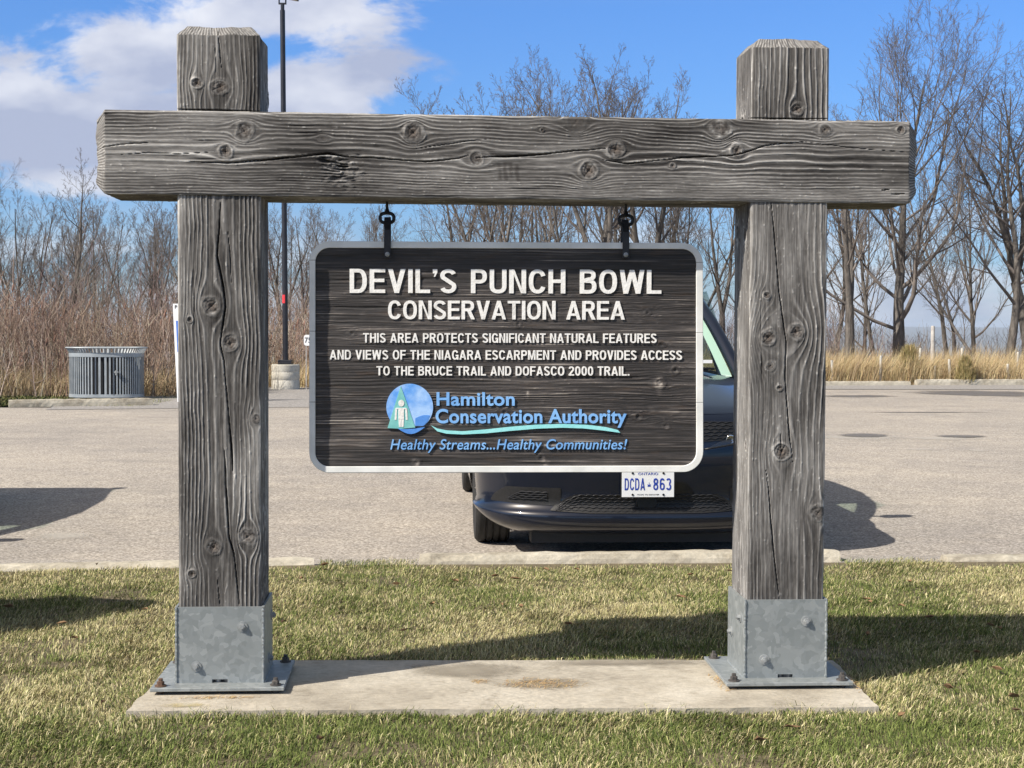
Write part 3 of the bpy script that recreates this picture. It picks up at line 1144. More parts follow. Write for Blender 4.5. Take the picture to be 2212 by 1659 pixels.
def timber(name, parent, wd, dp, length, mapping, flip, front, seed, ch0=0.0, ch1=0.04, res=0.0024, off=(0, 0, 0)):
    """squared timber: front face u in [-wd/2, wd/2], depth dp, along v in [0, length]; mapping(x, y, v) -> frame coordinates"""
    nf, ns, nb = int(wd / res), int(dp / 0.006), int(wd / 0.012)
    rc = 0.006
    per = []                               # (x, y, nx, ny, face, u)
    for i in range(nf + 1):
        u = -wd / 2 + wd * i / nf
        per.append((u, 0, 0, -1, 0, u))
    for i in range(1, ns):
        w = dp * i / ns
        per.append((wd / 2, w, 1, 0, 1, w - dp / 2))
    for i in range(nb + 1):
        u = wd / 2 - wd * i / nb
        per.append((u, dp, 0, 1, 2, u))
    for i in range(1, ns):
        w = dp - dp * i / ns
        per.append((-wd / 2, w, -1, 0, 3, w - dp / 2))
    per = np.array(per)
    n = len(per)
    nv = int(length / res)
    vs = np.linspace(0, length, nv + 1)
    inset = np.maximum(np.clip(1 - vs / max(ch0, 1e-6), 0, 1) * ch0 if ch0 > 0 else 0 * vs,
                       np.clip(1 - (length - vs) / max(ch1, 1e-6), 0, 1) * ch1 if ch1 > 0 else 0 * vs)
    # caps: extra rows shrinking to the middle
    capk = [0.8, 0.6, 0.4, 0.2, 0.02]
    rows_v = list(vs)
    rows_in = list(inset)
    shrink = [1.0] * len(rows_v)
    if ch0 >= 0:
        rows_v = [0.0] * 5 + rows_v
        rows_in = [ch0] * 5 + rows_in
        shrink = capk[::-1] + shrink
    rows_v += [length] * 5
    rows_in += [ch1] * 5
    shrink += capk
    rows_v, rows_in, shrink = map(np.array, (rows_v, rows_in, shrink))
    m = len(rows_v)
    Vv, Pi = np.meshgrid(rows_v, np.arange(n), indexing='ij')
    U = per[Pi, 5]
    face = per[Pi, 4].astype(int)
    D = np.zeros_like(U)
    T = np.full_like(U, 0.4)
    K = np.zeros_like(U)
    S = np.zeros_like(U)
    rnd = random.Random(seed)
    for fi in range(4):
        msk = face == fi
        if fi == 0:
            kn, cr, dens, kw = front
        else:
            ww = wd if fi == 2 else dp
            kn = [(rnd.uniform(-.4, .4) * ww, rnd.uniform(.05, .95) * length, rnd.uniform(.014, .03)) for _ in range(int(length * 2.2))]
            z0 = rnd.uniform(0.05, 0.3) * length
            cu = rnd.uniform(-.2, .2) * ww
            cr = [([(cu, z0), (cu + .02, z0 + .3 * length), (cu - .01, z0 + .6 * length)], 0.0035, 0.02)]
            dens = [(-.15, .009), (-.05, .016), (.04, .02), (.15, .008)]
            kw = {}
        d, t, k, s = grain(U[msk], Vv[msk], kn, cr, dens, seed + fi * 1000, **kw)
        D[msk], T[msk], K[msk], S[msk] = d, t, k, s
    cap = shrink < 0.999
    capm = np.repeat(cap[:, None], n, 1)
    # worn corners
    hx, hy = wd / 2, dp / 2
    X0 = per[Pi, 0]
    Y0 = per[Pi, 1] - hy
    cd = np.minimum(hx - np.abs(X0), 0) + 0
    near = np.minimum(np.where((face == 0) | (face == 2), hx - np.abs(X0), hy - np.abs(Y0)), 1)
    wear = (0.003 + 0.007 * np.clip(fbm(Vv * 5, face * 7.7 + np.sign(X0) * 3.1, seed + 300, 3) + 0.3, 0, 1.5))
    D -= wear * np.clip(1 - near / 0.012, 0, 1) ** 1.6
    T += 0.25 * np.clip(1 - near / 0.010, 0, 1)
    D = np.where(capm, 0, D)
    sx = (hx - rows_in) / hx
    sy = (hy - rows_in) / hy
    X = X0 * (sx * shrink)[:, None] + per[Pi, 2] * D
    Y = Y0 * (sy * shrink)[:, None] + per[Pi, 3] * D + hy
    # end grain: rings round a pith
    ring = np.hypot(X - 0.03, Y - hy - 0.05)
    rp = (ring / 0.009) % 1
    T = np.where(capm, 0.35 + 0.35 * np.exp(-((rp - .5) / .2) ** 2), T)
    chm = (rows_in > 1e-4)[:, None] & ~capm
    T = np.where(chm, 0.35 + 0.45 * np.exp(-(((((U + 0.4 * rows_in[:, None]) / 0.011) % 1) - .5) / .22) ** 2) + 0.2 * fbm(U * 200, Vv * 200, seed, 2), T)
    Vd = Vv.copy()
    tops = np.where(capm | chm, 0.0040 * fbm(X * 50, Y * 50, seed + 5, 3) + 0.012 * fbm(X * 9 + seed, Y * 9, seed + 9, 2) - 0.006 * (rows_in > 1e-4)[:, None] * capm, 0)
    Vd = Vd + np.where(Vv > length / 2, tops, -tops)
    P = mapping(X, Y, Vd)
    P = np.stack(P, -1).reshape(-1, 3) - np.array(off)
    ii = np.arange(m - 1)[:, None] * n
    jj = np.arange(n)[None, :]
    j2 = (jj + 1) % n
    Q = np.stack([ii + jj, ii + j2, ii + n + j2, ii + n + jj], -1).reshape(-1, 4)
    if flip:
        Q = Q[:, ::-1]
    uv = np.stack([U + face * 0.37 + seed * 0.11, Vv + seed * 0.3], -1).reshape(-1, 2)
    cols = np.stack([T, K, S], -1).reshape(-1, 3)
    me = np_mesh(name, P, Q, smooth=True, cols=np.clip(cols, 0, 1), uv=uv)
    return link(name, me, M['wood'], parent)


frame = empty('timber_sign_frame', FM @ Vector((0, 0, 0)), YAW,
              'weathered grey timber sign frame, heavy crossbeam on two posts bolted to a concrete pad', 'sign frame')

PY = 0.010
BEAM_D = 0.302


def build_frame():
    # ---- crossbeam
    x0, zl = ap(205, 328)
    x1, zr = ap(1984, 351)
    ztl, zbl = ap(230, 237)[1], ap(230, 418)[1]
    ztr, zbr = ap(1960, 262)[1], ap(1960, 441)[1]
    length = x1 - x0
    hgt = ((ztl - zbl) + (ztr - zbr)) / 2
    zc0 = (ztl + zbl) / 2
    slope = ((ztr + zbr) / 2 - zc0) / length

    def uvp(px, py):
        x, z = ap(px, py)
        return (z - (zc0 + slope * (x - x0)), x - x0)

    knots = [(*uvp(893, 286), .030, 1.1), (*uvp(1330, 322), .026, 1.4), (*uvp(1030, 341), .025, 1.6, .5), (*uvp(1272, 368), .029, 1.3),
             (*uvp(487, 327), .020, 1.4), (*uvp(528, 283), .028, 1.3, .6), (*uvp(1592, 326), .023, 1.4), (*uvp(1556, 278), .030, 1.2, .4),
             (*uvp(1783, 280), .020, 1.3, .6), (*uvp(1946, 281), .014, 1.3), (*uvp(1453, 358), .009, 1.4), (*uvp(1245, 262), .030, 1.3, .25),
             (*uvp(1171, 281), .008, 1.4, .6), (*uvp(700, 300), .010, 2.0, .2)]

    def L(*pp):
        return [uvp(*p) for p in pp]
    cracks = [(L((205, 321), (262, 311), (336, 306)), .0028, .018),
              (L((262, 333), (319, 329), (386, 333), (464, 329)), .0024, .014),
              (L((386, 348), (490, 353), (588, 344), (712, 330), (745, 337), (919, 349), (990, 343), (1013, 336)), .0042, .028),
              (L((1030, 341), (1071, 338), (1155, 334), (1239, 326), (1310, 320)), .0042, .028),
              (L((1300, 345), (1356, 353), (1423, 346), (1478, 341), (1580, 336), (1603, 331), (1654, 314), (1738, 306)), .0036, .024),
              (L((893, 322), (960, 312), (1060, 300)), .002, .01),
              (L((1738, 306), (1830, 318), (1965, 330)), .0016, .008),
              (L((1905, 411), (1925, 409)), .004, .03), (L((1925, 420), (1955, 419)), .003, .03)]
    tears = [(*uvp(742, 368), .055, .075), (*uvp(722, 352), .03, .05)]
    stains = []
    for k, (ax, ay) in enumerate(((1079, 357), (1090, 355), (1103, 353), (1116, 358))):
        stains.append((L((ax, ay), (ax + 2, ay + 30)), .0085, .55))
    dens = [(-.17, .0098), (-.07, .0108), (-.035, .018), (-.005, .030), (.025, .024), (.045, .0135), (.17, .0118)]

    def mp(X, Y, V):
        # X is the height on the face, V runs along the beam
        return (x0 + V, Y - 0.0, zc0 + slope * V + X)
    timber('crossbeam', frame, hgt, BEAM_D, length, mp, True, (knots, cracks, dens, dict(tears=tears, stains=stains)), 11, ch0=.036, ch1=.036)

    # ---- posts
    def post(l_px, r_px, ytop, knots_px, cracks_gaps_px, dens, seed, ybot=1300, wild=0.010):
        xa = ap(l_px[0], 1200, PY)[0]
        xb = ap(r_px[0], 1200, PY)[0]
        zt = ap((l_px[0] + r_px[0]) / 2, ytop, PY)[1]
        z0 = 0.02
        wd = xb - xa
        xc = (xa + xb) / 2

        def uvq(px, py):
            x, z = ap(px, py, PY)
            return (x - xc, z - z0)
        kn = [(*uvq(k[0], k[1]), *k[2:]) for k in knots_px]
        cr = [([uvq(*p) for p in pts], w, d) for (pts, w, d) in cracks_gaps_px]

        def mp(X, Y, V):
            return (xc + X, PY + Y, z0 + V)
        timber('post', frame, wd, BEAM_D - 2 * PY, zt - z0, mp, False, (kn, cr, dens, dict(wild=wild)), seed, ch0=-1, ch1=.034)
        return xa, xb

    left = post((386, 0), (564, 0), 54,
                [(457, 661, .030, 1.6), (497, 742, .027, 1.6), (462, 1182, .026, 1.7), (535, 1160, .026, 1.6, .6), (415, 1240, .012, 1.6),
                 (425, 180, .018, 1.6), (476, 187, .028, 1.4, .8), (553, 905, .016, 1.6, .4), (410, 690, .010, 1.5)],
                [([(477, 425), (469, 553), (483, 622), (487, 664), (477, 741), (484, 782), (494, 889), (504, 1023)], .0042, .03),
                 ([(492, 490), (501, 612)], .0022, .012),
                 ([(484, 966), (490, 1091), (495, 1163), (504, 1193), (517, 1310)], .0042, .03),
                 ([(470, 1250), (476, 1310)], .0022, .012),
                 ([(372, 236), (470, 238), (570, 241)], .0045, .03),  # groove coloured dark for the overhang shadow under the top block
                 ([(471, 60), (479, 148)], .0025, .015), ([(466, 100), (468, 170)], .0016, .01)],
                [(-.15, .0125), (-.06, .015), (-.01, .034), (.04, .032), (.08, .0155), (.16, .0135)], 23)
    right = post((1614, 0), (1780, 0), 81,
                 [(1660, 729, .026, 1.3), (1720, 717, .026, 1.3), (1690, 975, .030, 1.7), (1656, 638, .012, 1.5), (1684, 838, .010, 1.5),
                  (1768, 1108, .026, 1.5, .6), (1722, 236, .020, 1.5), (1690, 722, .055, 1.25, .12), (1665, 790, .018, 1.2, .5)],
                 [([(1666, 440), (1675, 534), (1685, 642), (1698, 739), (1697, 811), (1703, 914), (1712, 1000)], .003, .022),
                  ([(1686, 930), (1689, 985)], .0025, .014),
                  ([(1655, 1010), (1664, 1106), (1677, 1240), (1684, 1310)], .0028, .02),
                  ([(1608, 255), (1700, 256), (1796, 257)], .0045, .03),  # same darkened groove, painting in the shadow under this top block
                  ([(1705, 130), (1705, 190)], .0018, .01)],
                 [(-.15, .0125), (-.06, .0145), (.0, .034), (.05, .028), (.16, .0155)], 37, wild=0.016)

    # ---- post bases
    def bolt(parent, c, axis, r=0.0125, wr=0.019, m='bolt'):
        mb = MB()
        x, y, z = c
        s = -1 if axis in ('-Y', '-X') else 1
        ax = axis[-1]
        def hexp(rad, h0, h1, k):
            mb.lathe([(0.0001, s * h0), (rad, s * h0), (rad, s * h1), (0.0001, s * h1)], c, k, ax)
        hexp(wr, 0.0, 0.0035, 20)
        hexp(r * .9, 0.0035, 0.013, 6)
        hexp(r * 0.5, 0.013, 0.017, 10)
        return mb.build('bolt' if m == 'bolt' else 'anchor_bolt', M[m], parent)

    def base(xa, xb, ytop_px, side_bolts, front_bolts, front_rusty):
        g, th = 0.004, 0.008
        d = BEAM_D - 2 * PY
        X0, X1 = xa - g - th, xb + g + th
        Y0, Y1 = PY - g - th, PY + d + g + th
        zb, zt = 0.026, ap((xa + xb) / 2 * 0 + 500, ytop_px, Y0)[1]
        mb = MB()
        xm = (X0 + X1) / 2
        sw = 0.028
        # front plate with its drain slot, butted between the side plates
        pts = [(X0 + th, zb), (xm - sw, zb), (xm - sw, zb + .013), (xm + sw, zb + .013), (xm + sw, zb), (X1 - th, zb), (X1 - th, zt), (X0 + th, zt)]
        mb.prism([pts[0], pts[1], pts[2], (X0 + th, zb + .013)], Y0, Y0 + th)
        mb.prism([pts[4], pts[5], (X1 - th, zb + .013), pts[3]], Y0, Y0 + th)
        mb.prism([(X0 + th, zb + .013), (X1 - th, zb + .013), (X1 - th, zt), (X0 + th, zt)], Y0, Y0 + th)
        mb.box(X0 + th, X1 - th, Y1 - th, Y1, zb, zt)
        mb.box(X0, X0 + th, Y0 + .001, Y1 - .001, zb, zt + .001)
        mb.box(X1 - th, X1, Y0 + .001, Y1 - .001, zb, zt + .001)
        # weld beads
        rn = random.Random(int(abs(xa) * 1000))
        for X in (X0 + th * .5, X1 - th * .5):
            pp, rr = [], []
            for i in range(46):
                pp.append((X + rn.uniform(-.0008, .0008), Y0 - .0005, zb + (zt - zb) * i / 45))
                rr.append(0.0042 + rn.uniform(-.0012, .0014))
            mb.tube(pp, rr, 6)
        for X in (X0, X1):
            pp, rr = [], []
            for i in range(30):
                pp.append((X, Y0 + (Y1 - Y0) * i / 29, zb + .001))
                rr.append(0.0045 + rn.uniform(-.0012, .0014))
            mb.tube(pp, rr, 6)
        sl = mb.build('post_sleeve', M['galv'], frame)
        for (fx, fz) in front_bolts:
            bolt(sl, (X0 + (X1 - X0) * fx, Y0, zb + (zt - zb) * fz), '-Y')
        for (sx, fy, fz) in side_bolts:
            bolt(sl, (X1 if sx > 0 else X0, Y0 + (Y1 - Y0) * fy, zb + (zt - zb) * fz), 'X' if sx > 0 else '-X')
        # base plate on levelling nuts
        mb = MB()
        o1, o2 = 0.078, 0.080
        mb.box(X0 - o1, X1 + o1, Y0 - o2, Y1 + o2, 0.013, zb)
        pl = mb.build('base_plate', M['galv'], frame, bevel=0.002, bseg=1)
        for i, (ax, ay) in enumerate(((X0 - .045, Y0 - .045), (X1 + .045, Y0 - .045), (X0 - .045, Y1 + .045), (X1 + .045, Y1 + .045))):
            mb = MB()
            mb.lathe([(0.001, 0), (.021, 0), (.021, .004), (.0135, .004), (.0135, .0045)], (ax, ay, zb), 18)
            mb.lathe([(.0135, .004), (.0135, .017), (.008, .019), (.008, .028), (.0005, .029)], (ax, ay, zb), 6)
            mb.lathe([(.014, -.026), (.014, -.013)], (ax, ay, zb), 12)
            a = mb.build('anchor_bolt', M['rust' if i == front_rusty else 'anchor'], pl)
            if i == front_rusty:
                a['label'] = 'rusty brown anchor bolt'

    base(left[0], left[1], 1311, [(1, .85, .72), (1, .55, .20), (-1, .5, .3)], [(.755, .74), (.235, .22)], 0)
    base(right[0], right[1], 1303, [(-1, .2, .74), (-1, .75, .45), (1, .5, .4)], [(.745, .725), (.245, .235)], -1)

    # ---- eye hooks screwed into the underside of the beam
    for (px, ytop, ring_y) in ((836, 437, 471), (1352, 441, 476)):
        yl = 0.166
        x, zr_ = ap(px, ring_y, yl)
        zt = ap(px, ytop - 4, yl)[1] + 0.03
        mb = MB()
        mb.tube([(x, yl, zt), (x, yl, zr_ + .028)], .0052, 10)
        mb.tube([(x, yl, zr_ + .036), (x, yl, zr_ + .026), (x, yl, zr_ + .016)], [.0054, .009, .014], 10)
        pts = []
        for i in range(40):
            t = 2 * math.pi * i / 40
            pts.append((x + .0255 * math.copysign(abs(math.cos(t)) ** .8, math.cos(t)), yl, zr_ + .0185 * math.copysign(abs(math.sin(t)) ** .8, math.sin(t))))
        mb.tube(pts, .0066, 10, closed=True)
        zf = ap(px, ytop - 8, yl)[1]
        mb.lathe([(.001, .004), (.017, .004), (.017, -.004), (.006, -.008)], (x, yl, zf), 14)
        mb.build('eye_hook', M['iron'], frame, smooth=True, angle=50)


build_frame()


# ================================================================== THE HANGING SIGN
def build_sign():
    yl = 0.140                                     # plane of the raised border
    sx0, sz0 = ap(668, 1022, yl)
    base = Vector(((ap(668, 771, yl)[0] + ap(1519, 771, yl)[0]) / 2, yl + 0.02, ap(1093, 1021, yl)[1]))
    off = (base.x, base.y, base.z)
    sg = empty('hanging_sign', FM @ base, YAW,
               'dark brown wooden sign with white border and raised lettering hanging from the crossbeam', 'sign')
    c = {k: ap(*p, yl) for k, p in dict(tl=(668, 520.5), tr=(1519, 525), bl=(668, 1022), br=(1519, 1020)).items()}
    q = {k: ap(*p, yl) for k, p in dict(tl=(681, 535), tr=(1504.5, 538), bl=(681, 1008), br=(1504.5, 1006)).items()}

    def rr(cc, r, n=10):
        pts = []
        for key, a0, dx, dz in (('bl', 180, 1, 1), ('br', 270, -1, 1), ('tr', 0, -1, -1), ('tl', 90, 1, -1)):
            x, z = cc[key]
            for i in range(n + 1):
                t = R(a0 + 90 * i / n)
                pts.append((x + dx * r + r * math.cos(t), z + dz * r + r * math.sin(t)))
        return pts
    O, I = rr(c, .078), rr(q, .052)
    n = len(O)
    # border with its raised face
    yf, yb, yp = yl, yl + .042, yl + .009
    mb = MB()
    vs = [(p[0], yf, p[1]) for p in O] + [(p[0], yf, p[1]) for p in I] + [(p[0], yp + .004, p[1]) for p in I] + [(p[0], yb, p[1]) for p in O]
    fs = []
    for i in range(n):
        j = (i + 1) % n
        fs += [(i, j, n + j, n + i), (n + i, n + j, 2 * n + j, 2 * n + i), (i, 3 * n + i, 3 * n + j, j)]
    fs.append(tuple(3 * n + i for i in range(n)))
    mb.add(vs, fs)
    mb.build('border', m_border(), sg, off, bevel=0.0015, bseg=1)
    # carved panel, wood grain in relief
    x0, x1 = min(p[0] for p in I), max(p[0] for p in I)
    z0, z1 = min(p[1] for p in I), max(p[1] for p in I)
    res = 0.0027
    nx, nz = int((x1 - x0) / .005), int((z1 - z0) / res)
    gx, gz = np.meshgrid(np.linspace(x0, x1, nx + 1), np.linspace(z0, z1, nz + 1), indexing='xy')
    u, v = gz - (z0 + z1) / 2, gx - x0

    def uvp(px, py):
        x, z = ap(px, py, yl)
        return (z - (z0 + z1) / 2, x - x0)
    kn = [(*uvp(1428, 828), .016, 2.0, .7), (*uvp(1430, 745), .012, 2.4, .6), (*uvp(875, 672), .010, 2.4, .6), (*uvp(1160, 675), .012, 2.2, .5), (*uvp(1120, 700), .010, 2, .5),
          (*uvp(1460, 800), .014, 2.0, .7), (*uvp(790, 600), .012, 2.2, .7), (*uvp(1090, 890), .010, 2.0, .6), (*uvp(1400, 675), .010, 2.4, .6),
          (*uvp(1380, 900), .012, 2.0, .6), (*uvp(900, 1000), .012, 2, .6), (*uvp(1170, 990), .014, 2, .6), (*uvp(1440, 920), .012, 2, .5), (*uvp(760, 720), .010, 2, .5)]
    rn = random.Random(8)
    dens = [(-.45, .0052), (-.3, .012), (-.2, .0055), (-.1, .013), (0, .006), (.08, .011), (.15, .0055), (.25, .009), (.45, .0055)]
    d, tone, k, s = grain(u, v, kn, [], dens, 71, amp=1.0, wild=0.012)
    fine = fbm(u * 420, v * 5, 88, 3)
    bands = fbm(u * 28, v * 0.6, 99, 3)
    d = d * 0.95 + 0.0018 * fine + 0.0020 * bands
    tone = 0.40 + (tone - 0.36) * 0.8 + 0.75 * fine * (0.7 + bands) + 0.25 * bands
    hair = np.clip((fbm(u * 300, v * 2.2, 120, 2) - 0.42) * 6, 0, 1)
    tone += hair * 0.6
    d += hair * 0.0006
    for (su, sv, ru, rv) in ((*uvp(1425, 830), .045, .022), (*uvp(1140, 850), .02, .008), (*uvp(1178, 1000), .025, .02), (*uvp(792, 604), .03, .03), (*uvp(900, 1000), .02, .02)):
        m_ = np.clip(1 - np.hypot((u - su) / ru, (v - sv) / rv) + 0.5 * fbm(u * 50, v * 50, 130, 2), 0, 1)
        tone += 0.55 * m_
    # clip grid to rounded outline by pulling verts inside
    r = .052
    cx = np.clip(gx, x0 + r, x1 - r)
    cz = np.clip(gz, z0 + r, z1 - r)
    dx, dz = gx - cx, gz - cz
    L = np.hypot(dx, dz)
    k2 = np.where(L > r, r / np.maximum(L, 1e-9), 1.0)
    gx2, gz2 = cx + dx * k2, cz + dz * k2
    Y = yp - d
    P = np.stack([gx2, Y, gz2], -1).reshape(-1, 3) - np.array(off)
    w = nx + 1
    ii = (np.arange(nz)[:, None] * w + np.arange(nx)[None, :])
    Q = np.stack([ii, ii + 1, ii + w + 1, ii + w], -1).reshape(-1, 4)
    uv = np.stack([u + 5.3, v + 2.1], -1).reshape(-1, 2)
    cols = np.clip(np.stack([tone, k, s], -1).reshape(-1, 3), 0, 1)
    link('panel', np_mesh('panel', P, Q, smooth=True, cols=cols, uv=uv), M['panel'], sg)

    yt = yp - 0.0045                                 # face of the raised letters

    def line(text, xl, xr, ytop, ybot, T, gap, space, dy=0.0):
        a = ap(xl, ybot, yl)
        b = ap(xr, ybot + dy, yl)
        t = ap(xl, ytop, yl)
        hh = t[1] - a[1]

        def fn(s, h):
            return (a[0] + (b[0] - a[0]) * s, a[1] + (b[1] - a[1]) * s + h * hh)
        for wd in (range(text.count(' ') + 1) if len(text) < 20 else (None,)):
            mb = MB()
            letter_mesh(mb, text, fn, yt, yp + .003, T, gap, space, wd)
            mb.build('lettering', M['white'], sg, off)
    line("DEVIL'S PUNCH BOWL", 755, 1429, 580.5, 632.5, .160, .095, .42, 2)
    line("CONSERVATION AREA", 838, 1350, 649, 689.5, .158, .08, .42, 1)
    line("THIS AREA PROTECTS SIGNIFICANT NATURAL FEATURES", 784, 1419, 719.5, 740, .165, .095, .34, 1)
    line("AND VIEWS OF THE NIAGARA ESCARPMENT AND PROVIDES ACCESS", 712, 1474, 756, 776.5, .165, .095, .34, 1)
    line("TO THE BRUCE TRAIL AND DOFASCO 2000 TRAIL.", 813, 1360, 791, 811, .165, .095, .34, 0.5)

    def P2(px, py):
        return ap(px, py, yl)

    def fl(name, text, xl, xr, ybot, ytop, bold, shear, mt):
        a, b, t = P2(xl, ybot), P2(xr, ybot), P2(xl, ytop)
        font_line(name, text, a[0], b[0], a[1], t[1] - a[1], yp + .003, mt, sg, off, bold, shear, .0085)
    fl('lettering', 'Hamilton', 943, 1112, 875.5, 847.5, .022, 0, M['blue'])
    fl('lettering', 'Conservation Authority', 941, 1354, 913.5, 884, .022, 0, M['blue'])
    fl('lettering', 'Healthy Streams...Healthy Communities!', 843, 1355, 971, 949, .006, .22, M['blue'])

    # the round emblem
    lg = bpy.data.objects.new('emblem', None)
    COL.objects.link(lg)
    lg.parent = sg

    def flat(name, pts, mt, lift):
        mb = MB()
        mb.prism([P2(*p) for p in pts], yp - lift, yp + .003)
        return mb.build(name, mt, lg, off)
    cx_, cy_, rr_ = 885.0, 879.5, 50.5

    def circ(a0, a1, n=40, r=rr_):
        return [(cx_ + r * math.cos(R(a0 + (a1 - a0) * i / n)), cy_ - r * math.sin(R(a0 + (a1 - a0) * i / n))) for i in range(n + 1)]
    # main disc cut off below, then the sliver of water, then the lower crescent
    a_cut = math.degrees(math.asin(-41 / rr_))
    flat('disc', circ(a_cut, 180 - a_cut, 48), M['blue_pale'], .0065)
    water = [(cx_ + 12, cy_ + 40)] + [(cx_ + 12 + i * 4.6, cy_ + 24 - 7 * math.sin(i / 7 * 2.2)) for i in range(8)] + [(cx_ + 37, cy_ + 33), (cx_ + 30, cy_ + 40)]
    flat('water', water, M['blue_deep'], .0072)
    a2 = math.degrees(math.asin(-46 / rr_))
    flat('crescent', [(859, 925.5), (876, 927), (896, 926), (918, 922.5)] + [(918 - (918 - 859) * t, 922.5 + 3 * t + 13.5 * math.sin(math.pi * t)) for t in [i / 14 for i in range(1, 14)]], M['blue_deep'], .008)
    flat('sail', [(865.5, 834), (880, 874), (897, 923.5), (868, 926), (837, 924.8), (850, 884)], M['teal'], .0080)
    fig = MB()
    for pts in ([(855.5, 881), (878, 881), (881, 888), (877.5, 912), (874.5, 912), (874.5, 921), (862.5, 921), (860.5, 912), (855.5, 912), (853, 888)],):
        # torso with arms, then the two legs below
        fig.prism([P2(*p) for p in [(855.5, 881), (877.5, 881), (879.5, 884), (872.5, 884), (872.5, 906), (860.5, 906), (860.5, 884), (853.5, 884)]], yp - .0097, yp + .003)
        fig.prism([P2(*p) for p in [(853.5, 884), (857.8, 884), (856.5, 907), (852.5, 907)]], yp - .0093, yp + .003)
        fig.prism([P2(*p) for p in [(875.2, 884), (879.5, 884), (880.5, 907), (876.5, 907)]], yp - .0093, yp + .003)
        fig.prism([P2(*p) for p in [(860.5, 906), (866.2, 906), (866.0, 922), (861.8, 922)]], yp - .0093, yp + .003)
        fig.prism([P2(*p) for p in [(866.8, 906), (872.5, 906), (871.6, 922), (867.0, 922)]], yp - .0093, yp + .003)
    fig.prism([P2(866.8 + 6.3 * math.cos(i / 20 * 6.2832), 871 + 7.2 * math.sin(i / 20 * 6.2832)) for i in range(20)], yp - .0095, yp + .003)
    fig.build('figure', M['white'], lg, off)
    top = [(931, 919), (945, 926), (965, 930), (1000, 932), (1050, 928), (1100, 922.5), (1160, 917.5), (1220, 916), (1270, 918), (1310, 923), (1335, 929)]
    bot = [(1340, 935), (1300, 929.5), (1260, 925.5), (1215, 924), (1160, 926), (1100, 931), (1050, 936), (1000, 938.5), (965, 937), (945, 932)]
    mb = MB()
    for i in range(9):
        ta, tb = top[i], top[i + 1]
        ba, bb = bot[9 - i] if i else bot[9], bot[8 - i] if i < 9 else bot[0]
        mb.add([(P2(*p)[0], yp - .008, P2(*p)[1]) for p in (ta, tb, bb, ba)] + [(P2(*p)[0], yp + .003, P2(*p)[1]) for p in (ta, tb, bb, ba)],
               [(0, 1, 2, 3), (0, 1, 5, 4), (2, 3, 7, 6)])
    mb.add([(P2(*p)[0], yp - .008, P2(*p)[1]) for p in (top[9], top[10], bot[0])] + [(P2(*p)[0], yp + .003, P2(*p)[1]) for p in (top[9], top[10], bot[0])], [(0, 1, 2), (0, 1, 4, 3), (1, 2, 5, 4), (2, 0, 3, 5)])
    mb.build('wave_stripe', M['aqua'], sg, off)

    # straps
    for (px, ring_y, bolt_y) in ((837, 478, 549.5), (1351.5, 483, 550.5)):
        ys = 0.166
        x, zt = ap(px, ring_y, ys)
        zt = ap(px - 0.5, ring_y - 6, yl)[1] + .004
        xb, zb = ap(px, bolt_y, yl)
        w = .0125
        mb = MB()
        yfr = yl - .006
        # looped over the ring, down the front and down the back of the board
        pts = [(yfr, zb - .013), (yfr, zt - .045), (ys - .011, zt - .012), (ys - .006, zt), (ys + .004, zt + .001), (ys + .011, zt - .012), (yb + .006, zt - .045), (yb + .006, zb - .013)]
        th = .005
        for a, b in zip(pts[:-1], pts[1:]):
            dy, dz = b[0] - a[0], b[1] - a[1]
            ln = math.hypot(dy, dz)
            ny, nz_ = -dz / ln * th / 2, dy / ln * th / 2
            vs = []
            for xx in (xb - w, xb + w):
                vs += [(xx, a[0] - ny, a[1] - nz_), (xx, a[0] + ny, a[1] + nz_), (xx, b[0] + ny, b[1] + nz_), (xx, b[0] - ny, b[1] - nz_)]
            mb.add(vs, [(0, 1, 2, 3), (7, 6, 5, 4), (0, 4, 5, 1), (2, 6, 7, 3), (1, 5, 6, 2), (0, 3, 7, 4)])
        st = mb.build('strap', M['iron'], sg, off, bevel=0.001, bseg=1)
        mb = MB()
        mb.lathe([(.0001, 0), (.0088, 0), (.0085, -.002), (.0068, -.0025), (.0068, -.0065), (.0035, -.0085), (.0001, -.0088)], (xb, yfr - th / 2, zb), 18, 'Y')
        mb.build('bolt', M['bolt'], st, off)


def m_border():
    m = mat('white_border_paint', rough=0.6)
    t = NT(m)
    co = t.coord('Object')
    n = t.noise(co, 9, 5, 0.6)
    c = t.ramp(n, [(0.3, (0.62, 0.63, 0.61)), (0.6, (0.78, 0.785, 0.765))])
    # butt joints between border pieces show as thin lines
    w = t.n('ShaderNodeTexWave', wave_type='BANDS', bands_direction='Z', wave_profile='SAW')
    t.l(co, w.inputs['Vector'])
    w.inputs['Scale'].default_value = 1.2
    w.inputs['Distortion'].default_value = 0.0
    ln = t.ramp(w.outputs['Fac'], [(0.0, (0.3, 0.3, 0.3)), (0.006, (0.3, 0.3, 0.3)), (0.012, (1, 1, 1))])
    t.col(t.mix(1.0, c, ln, 'MULTIPLY'))
    t.bump(t.noise(co, 120, 3, 0.6), 0.1, 0.002)
    return m


build_sign()


